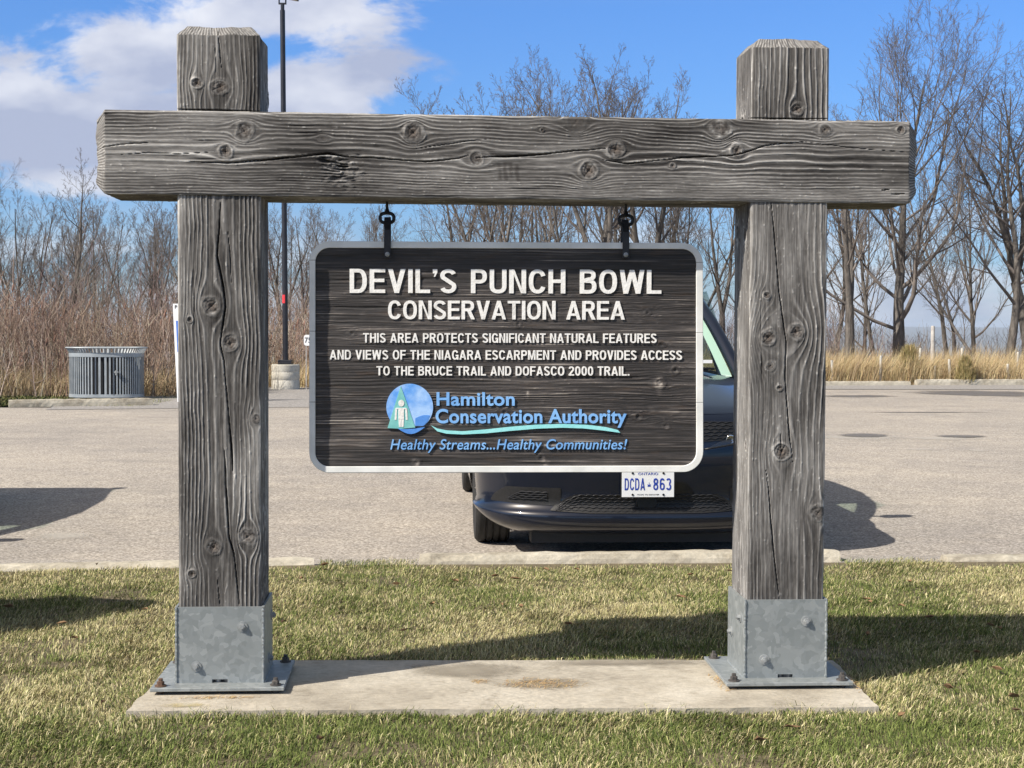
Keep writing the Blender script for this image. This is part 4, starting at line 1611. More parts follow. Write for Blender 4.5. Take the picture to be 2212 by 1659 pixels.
# ================================================================== MINIVAN
def build_van():
    root = empty('minivan', (0, 0, 0), 0,
                 'dark navy minivan parked nose-in behind the hanging sign, with a white plate', 'minivan')
    W, B, NP = 1.0, 0.62, 2.7
    insx = [.14, .165, .20, .245, .275, .30, .335, .42, .50, .60, .70, .78, .83, .865]
    insy = [.20, .085, .022, .0, .002, .03, .050, .036, .022, .012, .024, .048, .078, .13]

    def inset(z):
        return float(np.interp(z, insx, insy))

    def surf(x, z, lift=0.0):
        i = inset(z)
        we = W - .5 * i
        k = max(0.0, 1 - (abs(x) / we) ** NP)
        y = i + (B - i) * (1 - k ** (1 / NP))
        return (x, y - lift, z)

    # fascia wrapped round to the wheel arches
    zs = sorted(set(insx + [.22, .26, .29, .315, .46, .55, .65, .74, .80, .848]))
    P = []
    for z in zs:
        i = inset(z)
        we = W - .5 * i
        row = []
        for j in range(-30, 31):
            t = math.pi / 2 * j / 30
            x = we * math.copysign(abs(math.sin(t)) ** (2 / NP), t)
            y = i + (B - i) * (1 - abs(math.cos(t)) ** (2 / NP))
            row.append((x, y, z + .13 * (abs(x) / W) ** 9 * max(0.0, (.30 - z) / .16)))
        P.append(row)
    mb = MB()
    mb.grid(P)
    mb.build('bumper', M['paint'], root, smooth=True)

    # bonnet
    def hood(a, s):
        xe = .935 - .115 * s
        x = a * xe
        yf = surf(min(abs(x), .93), .86)[1] - .004
        yb = 1.14 + .20 * a * a
        z = .862 + .225 * (s ** .75) - (.03 + .035 * s) * abs(a) ** 3.2 + .012 * math.exp(-((abs(a) - .62) / .12) ** 2) * s
        return (x, yf + (yb - yf) * s, z)
    mb = MB()
    mb.grid([[hood(-1 + 2 * j / 36, s / 16) for j in range(37)] for s in range(17)])
    mb.build('bonnet', M['paint'], root, smooth=True)

    # sides with wheel arches
    AX = (.95, 4.04)
    RA, ZW = .415, .355

    def belt(y):
        return float(np.interp(y, [.5, 1.2, 1.5, 4.9], [.83, 1.0, 1.03, 1.07]))

    def side_pt(y, t):
        zb = belt(y)
        z = float(np.interp(t, [0, .12, .35, .6, .8, .92, 1], [.20, .26, .45, .65, .82, .92, 1.0]))
        z = .20 + (z - .20) / .80 * (zb - .20)
        xx = float(np.interp(t, [0, .12, .35, .6, .8, .92, 1], [.90, .975, .998, 1.0, .985, .955, .895]))
        rear = max(0.0, (y - 4.45) / .6)
        xx -= .12 * rear * rear
        if y < 1.3:
            xx -= float(np.interp(y, [.5, 1.3], [.035, 0])) * (t > .9)
        return xx, z
    body = MB()
    for sgn in (-1, 1):
        ys = np.arange(.56, 5.06, .05)
        ts = np.linspace(0, 1, 20)
        vid = {}
        for i, y in enumerate(ys):
            for j, t in enumerate(ts):
                x, z = side_pt(y, t)
                yy = float(y)
                for a in AX:
                    r = math.hypot(yy - a, z - ZW)
                    if abs(r - RA) < .035:
                        yy, z = a + (yy - a) * RA / r, ZW + (z - ZW) * RA / r
                vid[i, j] = len(body.v)
                body.v.append((sgn * x, yy, z))
        for i in range(len(ys) - 1):
            for j in range(len(ts) - 1):
                q = (vid[i, j], vid[i + 1, j], vid[i + 1, j + 1], vid[i, j + 1])
                cy = sum(body.v[k][1] for k in q) / 4
                cz = sum(body.v[k][2] for k in q) / 4
                if any(math.hypot(cy - a, cz - ZW) < RA - .005 for a in AX):
                    continue
                body.f.append(q)
    # roof and rear
    def roof(a, s):
        y = 2.06 + .12 * a * a + s * (4.86 - 2.06 - .10 * a * a)
        hw = float(np.interp(s, [0, .3, 1], [.64, .70, .64]))
        z = float(np.interp(s, [0, .15, .45, .8, 1], [1.665, 1.72, 1.745, 1.72, 1.66])) - .075 * abs(a) ** 3
        return (a * hw, y, z)
    body.grid([[roof(-1 + j / 12, s / 20) for j in range(25)] for s in range(21)])
    def tail(a, s):
        hw = float(np.interp(s, [0, .15, .5, .62, 1], [.86, .90, .88, .80, .64]))
        z = .28 + s * (1.655 - .28) - .075 * abs(a) ** 3 * max(0, s - .6) * 2.5
        y = float(np.interp(s, [0, .2, .5, .62, 1], [5.10, 5.18, 5.14, 5.10, 4.86])) - .16 * abs(a) ** 3
        return (a * hw, y, z)
    body.grid([[tail(-1 + j / 10, s / 14) for j in range(21)] for s in range(15)])
    # pillars and roof rails
    def ws(a, s):
        x = (.80 * (1 - s) + .635 * s) * a
        y = (1.13 + .27 * a * a) * (1 - s) + (2.07 + .12 * a * a) * s - .03 * math.sin(math.pi * s)
        z = (1.085 - .035 * a * a) * (1 - s) + (1.665 - .07 * a * a) * s + .02 * math.sin(math.pi * s)
        return (x, y, z)
    for sgn in (-1, 1):
        body.tube([ws(sgn * 1.03, s / 10) for s in range(11)], .042, 8)
        for (y0, y1, r) in ((2.42, 2.56, .035), (3.55, 3.72, .035), (4.72, 4.84, .06)):
            body.tube([(sgn * .90, y0, belt(y0) - .02), (sgn * .80, (y0 + y1) / 2, 1.36), (sgn * .685, y1, 1.66)], r, 8)
        body.tube([(sgn * .655, 2.2, 1.60), (sgn * .70, 2.9, 1.665), (sgn * .70, 3.8, 1.66), (sgn * .65, 4.75, 1.60)], .035, 8)
    body.build('body', M['paint'], root, smooth=True, angle=45)

    mb = MB()
    mb.box(-.86, .86, .42, 4.9, .17, .30)
    mb.box(-.70, .70, .40, 1.5, .30, .80)
    mb.box(-.66, .66, .24, .46, .085, .20)
    mb.build('underbody', M['trim'], root)

    # windscreen and side windows
    mb = MB()
    mb.grid([[ws(-1 + j / 10, s / 10) for j in range(21)] for s in range(11)])
    wsg = mb.build('windscreen', M['glass'], root, smooth=True)
    mb = MB()
    c0 = ws(.70, .09)
    mb.box(c0[0] - .075, c0[0] + .075, c0[1] + .01, c0[1] + .012, c0[2] + .01, c0[2] + .032)
    mb.build('sticker', M['signface'], wsg)
    mb = MB()
    for sgn in (-1, 1):
        mb.tube([(sgn * .10, 1.10, 1.10), (sgn * .35, 1.14, 1.108), (sgn * .62, 1.24, 1.10)], .008, 5)
    mb.build('wiper', M['trim'], wsg)
    for sgn in (-1, 1):
        for (y0, y1) in ((1.62, 2.44), (2.56, 3.58), (3.70, 4.72)):
            mb = MB()
            G_ = []
            for i in range(7):
                s = i / 6
                row = []
                for j in range(7):
                    y = y0 + (y1 - y0) * j / 6
                    yt = y + (.30 if y0 < 2 else 0) * s * (1 - j / 6) + .08 * s
                    row.append((sgn * (.892 - .19 * s - .01 * math.sin(math.pi * s)), yt, belt(y) - .01 + (1.64 - belt(y)) * s))
                G_.append(row)
            mb.grid(G_)
            mb.build('window', M['glass'], root, smooth=True)
    mb = MB()
    mb.grid([[tuple(np.array(tail(-.85 + 1.7 * j / 10, .64 + .31 * s / 6)) + np.array([0, .006, 0])) for j in range(11)] for s in range(7)])
    mb.build('rear_window', M['glass'], root, smooth=True)

    # cabin
    mb = MB()
    mb.box(-.86, .86, 1.2, 4.8, .45, .62)
    mb.grid([[(-.80 + 1.6 * j / 8, 1.22 + .45 * s / 4 + .22 * (2 * j / 8 - 1) ** 2 * (1 - s / 4), 1.05 - .10 * (s / 4) ** 2) for j in range(9)] for s in range(5)])
    for sx in (-.42, .42):
        for y0 in (2.35, 3.35):
            mb.tube([(sx, y0, .70), (sx, y0 + .10, 1.0), (sx, y0 + .18, 1.26)], [.20, .22, .17], 10)
            mb.tube([(sx, y0 + .19, 1.30), (sx, y0 + .20, 1.36), (sx, y0 + .2, 1.43)], [.05, .11, .08], 8)
    mb.box(-.74, .74, 4.30, 4.42, .6, 1.40)
    mb.tube([(.42 + .18 * math.cos(i / 20 * 6.283), 1.82 - .08 * math.sin(i / 20 * 6.283), 1.03 + .16 * math.sin(i / 20 * 6.283)) for i in range(20)], .016, 6, closed=True)
    mb.build('seats', M['cabin'], root, smooth=True, angle=40)
    mb = MB()
    mb.grid([[tuple(np.array(roof(-.96 + .08 * j * 3, s / 10)) - np.array([0, -.02, .035])) for j in range(9)] for s in range(11)])
    for sgn in (-1, 1):
        P_ = []
        for s in range(11):
            a, b = Vector(ws(sgn * .965, s / 10)), Vector(ws(sgn * .875, s / 10))
            P_.append([a + Vector((0, .03, -.01)), b + Vector((0, .05, -.015))])
        mb.grid(P_)
    mb.build('headliner', M['liner'], root, smooth=True)

    # grilles
    def patch(name, x0, x1, zl, zu, lift, material, nx=24, nz=5, parent=root):
        mb = MB()
        mb.grid([[surf(x0 + (x1 - x0) * j / nx, zl(j / nx) + (zu(j / nx) - zl(j / nx)) * i / nz, lift) for j in range(nx + 1)] for i in range(nz + 1)])
        return mb.build(name, material, parent, smooth=True)

    def wires(parent, x0, x1, zl, zu, rows, pitch, lift=.010, r=.0028):
        mb = MB()
        for i in range(rows):
            f = (i + .5) / rows
            n = max(6, int((x1 - x0) / pitch * 6))
            pts = []
            for j in range(n + 1):
                t = j / n
                x = x0 + (x1 - x0) * t
                z = zl(t) + (zu(t) - zl(t)) * f + .35 * (zu(.5) - zl(.5)) / rows * abs(math.sin(math.pi * (x / pitch + .5 * (i % 2))))
                pts.append(surf(x, z, lift))
            mb.tube(pts, r, 4)
        mb.build('grille_mesh', M['mesh_wire'], parent)

    def tap(t, e=.10):
        return min(1.0, t / e, (1 - t) / e) if 0 < t < 1 else 0.0
    zl = lambda t: .285 + .012 * (1 - tap(t, .2))
    zu = lambda t: .300 + .094 * tap(t, .13) ** .7
    g = patch('lower_grille', -.56, .56, zl, zu, .006, M['trim'], 40)
    wires(g, -.53, .53, zl, zu, 6, .042)
    mb = MB()
    mb.lathe([(.0001, -.018), (.055, -.018), (.062, -.012), (.062, .01)], (0, surf(0, .34)[1], .345), 24, 'Y')
    mb.build('radar_cover', M['trim'], g, smooth=True, angle=40)
    for sgn in (-1, 1):
        a, b = (-.90, -.50) if sgn < 0 else (.50, .90)
        l2 = lambda t: .335 + .02 * (t if sgn < 0 else 1 - t) * 0 + .018 * abs(2 * (t if sgn > 0 else 1 - t) - 1) * 0
        zl2 = lambda t, sgn=sgn: .335 - .012 * (t if sgn < 0 else 1 - t)
        zu2 = lambda t, sgn=sgn: .345 + .085 * min(1, (t if sgn < 0 else 1 - t) / .22) ** .6
        f = patch('fog_lamp_surround', a, b, zl2, zu2, .004, M['trim'], 24)
        a3, b3 = (-.80, -.58) if sgn < 0 else (.58, .80)
        zl3 = lambda t, sgn=sgn: .352 - .002 * t
        zu3 = lambda t, sgn=sgn: .36 + .045 * min(1, (t if sgn < 0 else 1 - t) / .3)
        wires(f, a3, b3, zl3, zu3, 4, .045, .011, .0034)
        # headlamp
        ia = .37
        hz0 = lambda t, sgn=sgn: .668 + .085 * (t if sgn > 0 else 1 - t)
        hz1 = lambda t, sgn=sgn: .672 + .150 * (t if sgn > 0 else 1 - t) ** .75
        x0, x1 = (ia, .93) if sgn > 0 else (-.93, -ia)
        hl = patch('headlight', x0, x1, hz0, hz1, .004, M['mesh_wire'], 24)
        patch('lens', x0, x1, hz0, hz1, .016, M['lens'], 24, parent=hl)
        for k in range(3):
            mb = MB()
            xx = sgn * (.50 + .12 * k)
            zz = .715 + .022 * k
            p = surf(xx, zz)
            mb.lathe([(.0001, -.004), (.018, -.006), (.026, -.012), (.028, -.008)], p, 16, 'Y')
            mb.build('reflector', M['chrome'], hl, smooth=True)
        mb = MB()
        pts = [surf(sgn * (ia - .03 + .58 * t), .660 + .088 * t, .012) for t in [i / 16 for i in range(17)]]
        mb.tube(pts, .006, 6)
        mb.build('lamp_trim', M['trim'], hl, smooth=True)
    zl4 = lambda t: .685 + .03 * abs(2 * t - 1)
    zu4 = lambda t: .815 + .012 * (1 - abs(2 * t - 1))
    g = patch('upper_grille', -.56, .56, zl4, zu4, .005, M['trim'], 36)
    wires(g, -.54, .54, zl4, zu4, 6, .05, .009, .0022)

    # licence plate
    px0, pz0 = 0.0, .462
    yp_ = -.028
    mb = MB()
    mb.box(-.158, .158, yp_ + .003, yp_ + .018, pz0 - .082, pz0 + .082)
    lp = mb.build('licence_plate', M['trim'], root, bevel=.004)
    mb = MB()
    mb.box(-.1525, .1525, yp_, yp_ + .0025, pz0 - .077, pz0 + .077)
    mb.build('plate_face', M['plate'], lp, bevel=.001, bseg=1)
    mb = MB()
    fn1 = lambda s, h: (-.137 + .118 * s, pz0 - .036 + .069 * h)
    letter_mesh(mb, 'DCDA', fn1, yp_ - .0014, yp_ + .0005, .15, .16, .3)
    fn2 = lambda s, h: (.030 + .105 * s, pz0 - .036 + .069 * h)
    letter_mesh(mb, '863', fn2, yp_ - .0014, yp_ + .0005, .15, .16, .3)
    # small crown
    cx0, cz0 = .006, pz0 - .006
    mb.prism([(cx0 - .009, cz0 - .010), (cx0 + .009, cz0 - .010), (cx0 + .009, cz0 - .006), (cx0 - .009, cz0 - .006)], yp_ - .001, yp_)
    mb.prism([(cx0 - .008, cz0 - .005), (cx0 + .008, cz0 - .005), (cx0 + .010, cz0 + .005), (cx0 + .004, cz0), (cx0, cz0 + .007), (cx0 - .004, cz0), (cx0 - .010, cz0 + .005)], yp_ - .001, yp_)
    mb.prism([(cx0 - .0015, cz0 + .008), (cx0 + .0015, cz0 + .008), (cx0 + .0015, cz0 + .014), (cx0 - .0015, cz0 + .014)], yp_ - .001, yp_)
    mb.build('plate_number', M['plate_blue'], lp)
    font_line('plate_lettering', 'ONTARIO', -.058, .058, pz0 + .052, .014, yp_, M['plate_blue'], lp, (0, 0, 0), .004, 0, .0012)
    font_line('plate_lettering', 'YOURS TO DISCOVER', -.066, .066, pz0 - .066, .007, yp_, M['signtext'], lp, (0, 0, 0), 0, 0, .0010)
    mb = MB()
    for (x, z) in ((-.09, .062), (.09, .062), (-.09, -.063), (.09, -.063)):
        mb.lathe([(.0001, -.004), (.006, -.0035), (.007, 0)], (x, yp_, pz0 + z), 8, 'Y')
    mb.build('plate_screws', M['trim'], lp)['kind'] = 'stuff'

    # wheels
    for sgn in (-1, 1):
        for a in AX:
            wh = bpy.data.objects.new('wheel', None)
            COL.objects.link(wh)
            wh.parent = root
            wh.location = (sgn * .868, a, ZW)
            prof = [(.22, -.095), (.30, -.112), (.335, -.108), (.352, -.092)]
            for k in range(4):
                x = -.078 + k * .043
                prof += [(.356, x), (.356, x + .029), (.346, x + .031), (.346, x + .041)]
            prof += [(.356, .094), (.335, .108), (.30, .112), (.22, .095)]
            mb = MB()
            mb.lathe(prof, (0, 0, 0), 56, 'X')
            mb.build('tyre', M['rubber'], wh, smooth=True, angle=35)
            mb = MB()
            o = sgn * .07
            mb.lathe([(.0001, o + sgn * .01), (.05, o + sgn * .012), (.06, o)], (0, 0, 0), 20, 'X')
            for k in range(5):
                t = 2 * math.pi * k / 5
                for dt in (-.16, .16):
                    mb.tube([(o, .05 * math.cos(t), .05 * math.sin(t)), (o + sgn * .012, .21 * math.cos(t + dt), .21 * math.sin(t + dt))], [.022, .018], 6)
            mb.lathe([(.20, o - sgn * .02), (.222, o + sgn * .015), (.228, o), (.215, -o)], (0, 0, 0), 40, 'X')
            mb.build('rim', M['rim'], wh, smooth=True, angle=40)
            mb = MB()
            mb.lathe([(.0001, sgn * .02), (.19, sgn * .02), (.20, 0)], (0, 0, 0), 24, 'X')
            mb.build('brake_disc', M['trim'], wh)

    # doors, handles, mirrors, tail lamps
    for sgn in (-1, 1):
        for (y0, y1) in ((1.42, 2.48), (2.50, 3.62)):
            mb = MB()
            P_ = []
            for i in range(9):
                t = .10 + .88 * i / 8
                row = []
                for j in range(9):
                    y = y0 + (y1 - y0) * j / 8
                    x, z = side_pt(y, t)
                    row.append((sgn * (x + .004), y, z))
                P_.append(row)
            mb.grid(P_)
            d = mb.build('door', M['paint'], root, smooth=True)
            mb = MB()
            yh = y1 - .16
            mb.tube([(sgn * .985, yh - .10, .86), (sgn * 1.012, yh - .07, .865), (sgn * 1.012, yh + .07, .868), (sgn * .985, yh + .10, .868)], .013, 8)
            mb.build('handle', M['paint'], d, smooth=True)
        mb = MB()
        mb.tube([(sgn * .88, 1.62, 1.06), (sgn * 1.0, 1.58, 1.09)], .025, 8)
        mb.tube([(sgn * .97, 1.56, 1.12), (sgn * 1.0, 1.56, 1.125), (sgn * 1.10, 1.575, 1.13), (sgn * 1.14, 1.59, 1.13)], [.05, .085, .082, .045], 12)
        mi = mb.build('wing_mirror', M['paint'], root, smooth=True)
        mb = MB()
        mb.grid([[tuple(np.array(tail(sgn * (.80 + .20 * j / 3), .36 + .2 * s / 4)) + np.array([sgn * .004, .006, 0])) for j in range(4)] for s in range(5)])
        mb.build('tail_light', M['taillight'], root, smooth=True)
    return root


van = build_van()
_p = FMI @ at(1400, 1047, 9.03)
van.location = FM @ Vector((_p.x, _p.y + .03, LOT_Z))
van.rotation_euler = (0, 0, YAW)


def dup_tree(o, parent=None):
    c = o.copy()
    COL.objects.link(c)
    if parent is not None:
        c.parent = parent
    for ch in o.children:
        dup_tree(ch, c)
    return c


# vehicle added beyond the edge of the view to cast a shadow across the lot
van2 = dup_tree(van)
van2.location = FM @ Vector((-4.88, 2.45, LOT_Z))
van2.scale = (.93, .92, .86)
tag(van2, 'unseen vehicle beside the lawn, added to cast a shadow across the asphalt', 'minivan')


# ================================================================== WHEEL STOPS
def wheel_stop(name, a, b, w, h, label, seed, z=LOT_Z, group=None):
    """a, b: ends of the near bottom edge in the sign's own frame"""
    A, B_ = Vector((a[0], a[1], 0)), Vector((b[0], b[1], 0))
    d = (B_ - A).normalized()
    nrm = Vector((-d.y, d.x, 0))
    Ln = (B_ - A).length
    rn = random.Random(seed)
    n = int(Ln / .06)
    P = []
    for i in range(n + 1):
        s = Ln * i / n
        e = min(1, min(i, n - i) / 1.0)
        row = []
        for (q, zz) in ((0, 0), (.012, h * .55), (.03, h * .92), (.05, h), (w - .05, h), (w - .03, h * .92), (w - .012, h * .55), (w, 0)):
            k = 1 if e >= 1 else .93
            zz2 = zz * k * (1 + rn.uniform(-.04, .04)) + rn.uniform(-.003, .003)
            row.append((d.x * s + nrm.x * q + rn.uniform(-.003, .003), d.y * s + nrm.y * q + rn.uniform(-.003, .003), zz2))
        P.append(row)
    mb = MB()
    mb.grid(P)
    m = len(P[0])
    mb.f.append(tuple(range(m)))
    mb.f.append(tuple(n * m + i for i in range(m)))
    o = mb.build(name, M['kerb'])
    o.location = FM @ Vector((a[0], a[1], z))
    o.rotation_euler = (0, 0, YAW)
    return tag(o, label, 'wheel stop', group)


wheel_stop('wheel_stop', gl(908, 1219, LAWN_Z), gl(1817, 1208, LAWN_Z), .17, .07, 'pale concrete wheel stop across the front tyre of the minivan', 1)
wheel_stop('wheel_stop', gl(-300, 1243, LAWN_Z), gl(680, 1221, LAWN_Z), .17, .055, 'low concrete wheel stop at the lawn edge behind the post with the rusty anchor bolt', 2)
wheel_stop('wheel_stop', gl(2052, 1212, LAWN_Z), gl(3000, 1200, LAWN_Z), .17, .045, 'sunken concrete wheel stop half buried in gravel past the van shadow', 3)
wheel_stop('wheel_stop', gl(19, 880, LOT_Z), gl(331, 876, LOT_Z), .22, .125, 'pale concrete wheel stop in front of the slatted bin', 4)
wheel_stop('wheel_stop', gl(1690, 834, LOT_Z), gl(1968, 833, LOT_Z), .2, .11, 'far wheel stop at the edge of the tall dry grass, nearer the post', 5)
wheel_stop('wheel_stop', gl(1982, 833, LOT_Z), gl(2300, 832, LOT_Z), .2, .15, 'far wheel stop at the edge of the tall dry grass, running out of the picture', 6)


# ================================================================== BIN, LAMP, SMALL SIGNS
def build_bin():
    c = ground(231, 861, LOT_Z)
    root = empty('litter_bin', c, YAW, 'grey oval steel litter bin with vertical slats and a flared rim', 'litter bin')
    A, Bq = .695, .40
    def ring(mb, prof, k=64):
        """prof: (grow, z)"""
        b = len(mb.v)
        for (g, z) in prof:
            for j in range(k):
                t = 2 * math.pi * j / k
                mb.v.append(((A + g) * math.copysign(abs(math.cos(t)) ** .8, math.cos(t)), (Bq + g) * math.copysign(abs(math.sin(t)) ** .8, math.sin(t)), z))
        for i in range(len(prof) - 1):
            for j in range(k):
                j2 = (j + 1) % k
                mb.f.append((b + i * k + j, b + i * k + j2, b + (i + 1) * k + j2, b + (i + 1) * k + j))

    def E(t, g):
        return ((A + g) * math.copysign(abs(math.cos(t)) ** .8, math.cos(t)), (Bq + g) * math.copysign(abs(math.sin(t)) ** .8, math.sin(t)))
    mb = MB()
    ring(mb, [(-.05, .07), (-.05, .86)])
    mb.build('liner', M['bin_dark'], root, smooth=True)
    mb = MB()
    ring(mb, [(-.012, .035), (.006, .035), (.006, .095), (-.012, .095), (-.012, .035)])
    for sx in (-.5, .5):
        for sy in (-.22, .22):
            mb.box(sx - .05, sx + .05, sy - .05, sy + .05, 0, .037)
    mb.build('bottom_band', M['bin'], root)
    mb = MB()
    ring(mb, [(-.012, .80), (.006, .80), (.006, .872), (-.012, .872), (-.012, .80)])
    mb.build('top_band', M['bin'], root)
    mb = MB()
    for i in range(72):
        t = 2 * math.pi * (i + .5) / 72
        x0, y0 = E(t - .019, 0)
        x1, y1 = E(t + .019, 0)
        x2, y2 = E(t + .019, -.012)
        x3, y3 = E(t - .019, -.012)
        vs = [(x0, y0, .09), (x1, y1, .09), (x2, y2, .09), (x3, y3, .09), (x0, y0, .81), (x1, y1, .81), (x2, y2, .81), (x3, y3, .81)]
        mb.add(vs, [(0, 1, 5, 4), (1, 2, 6, 5), (2, 3, 7, 6), (3, 0, 4, 7)])
        X0, Y0 = E(t - .019, .055)
        X1, Y1 = E(t + .019, .055)
        vs = [(x0, y0, .87), (x1, y1, .87), (X1, Y1, .965), (X0, Y0, .965), (x3, y3, .87), (x2, y2, .87), (X1 * .985, Y1 * .98, .965), (X0 * .985, Y0 * .98, .965)]
        mb.add(vs, [(0, 1, 2, 3), (4, 5, 6, 7), (0, 3, 7, 4), (1, 2, 6, 5)])
    sl = mb.build('slats', M['bin'], root)
    mb = MB()
    n = 72
    mb.tube([(*E(2 * math.pi * i / n, .058), .972) for i in range(n)], .014, 8, closed=True)
    mb.build('rim', M['bin'], root, smooth=True)
    mb = MB()
    mb.box(.22, .30, -Bq - .03, -Bq - .004, .50, .53)
    mb.box(.245, .275, -Bq - .035, -Bq - .006, .46, .55)
    mb.build('latch', M['bolt'], root, bevel=.003)
    mb = MB()
    for sx in (-1, 1):
        mb.tube([(sx * .17 + .02, -Bq - .006, .10), (sx * .17 + .02, -Bq - .006, .80)], .008, 6)
    mb.build('door_edges', M['bin_dark'], root)


build_bin()


def build_lamp():
    c = ground(617, 841, LOT_Z)
    D = c.y
    s = F / D
    root = empty('lamp_post', c, 0, 'tall thin black lamp post on a round concrete footing', 'lamp post')
    hb = (841 - 787) / s
    r = .31
    mb = MB()
    mb.lathe([(r, -.1), (r, .20), (r - .004, .205), (r - .004, .215), (r, .22), (r, .38), (r - .004, .385), (r, .40), (r, hb - .015), (r - .015, hb), (.0001, hb)], (0, 0, 0), 40)
    mb.build('concrete_footing', M['footing'], root, smooth=True, angle=40)
    mb = MB()
    mb.box(-.155, .155, -.155, .155, hb, hb + .10)
    mb.build('base_cover', M['pole'], root, bevel=.012)
    top = (841 - 28) / s
    lean = -.055
    mb = MB()
    mb.lathe([(.062, hb + .10), (.056, top), (.0001, top)], (0, 0, 0), 16)
    po = mb.build('pole', M['pole'], root, smooth=True, angle=40)
    # shear the pole a little: it leans
    for o in (po,):
        for v in o.data.vertices:
            v.co.x += lean * (v.co.z - hb) / (top - hb)
    mb = MB()
    zt0, zt1 = (841 - 655) / s, (841 - 637) / s
    k = lean * (zt0 - hb) / (top - hb)
    arc = [R(205 + 9 * i) for i in range(9)]
    mb.grid([[(k + .0625 * math.cos(t), .0625 * math.sin(t), z) for t in arc] for z in (zt0, zt0 + .3 * (zt1 - zt0), zt1)])
    o = mb.build('red_tape', M['red'], root, smooth=True)
    o.data.transform(Matrix.Identity(4))
    mb = MB()
    x = lean
    mb.tube([(x, 0, top - .02), (x, 0, top + .14)], .042, 10)
    mb.box(x - .085, x + .085, -.03, .03, top + .13, top + .16)
    mb.box(x - .085, x - .060, -.03, .03, top + .16, top + .36)
    mb.box(x + .060, x + .085, -.03, .03, top + .16, top + .36)
    mb.build('yoke', M['pole'], root)
    Mx = Matrix.Translation((x + .10, 0, top + .36)) @ Matrix.Rotation(R(-10), 4, 'Y')
    # tilt so that the lens looks down and outwards
    Mx = Matrix.Translation((x - .06, 0, top + .30)) @ Matrix.Rotation(R(11), 4, 'Y')
    mb = MB()
    mb.box(0, .40, -.17, .17, .0, .13, Mx)
    mb.box(.02, .34, -.13, .13, .13, .17, Mx)
    hd = mb.build('lamp_head', M['pole'], root, bevel=.012)
    mb = MB()
    mb.box(.05, .37, -.14, .14, -.006, .001, Mx)
    mb.build('lens', M['lamp_lens'], hd)


build_lamp()


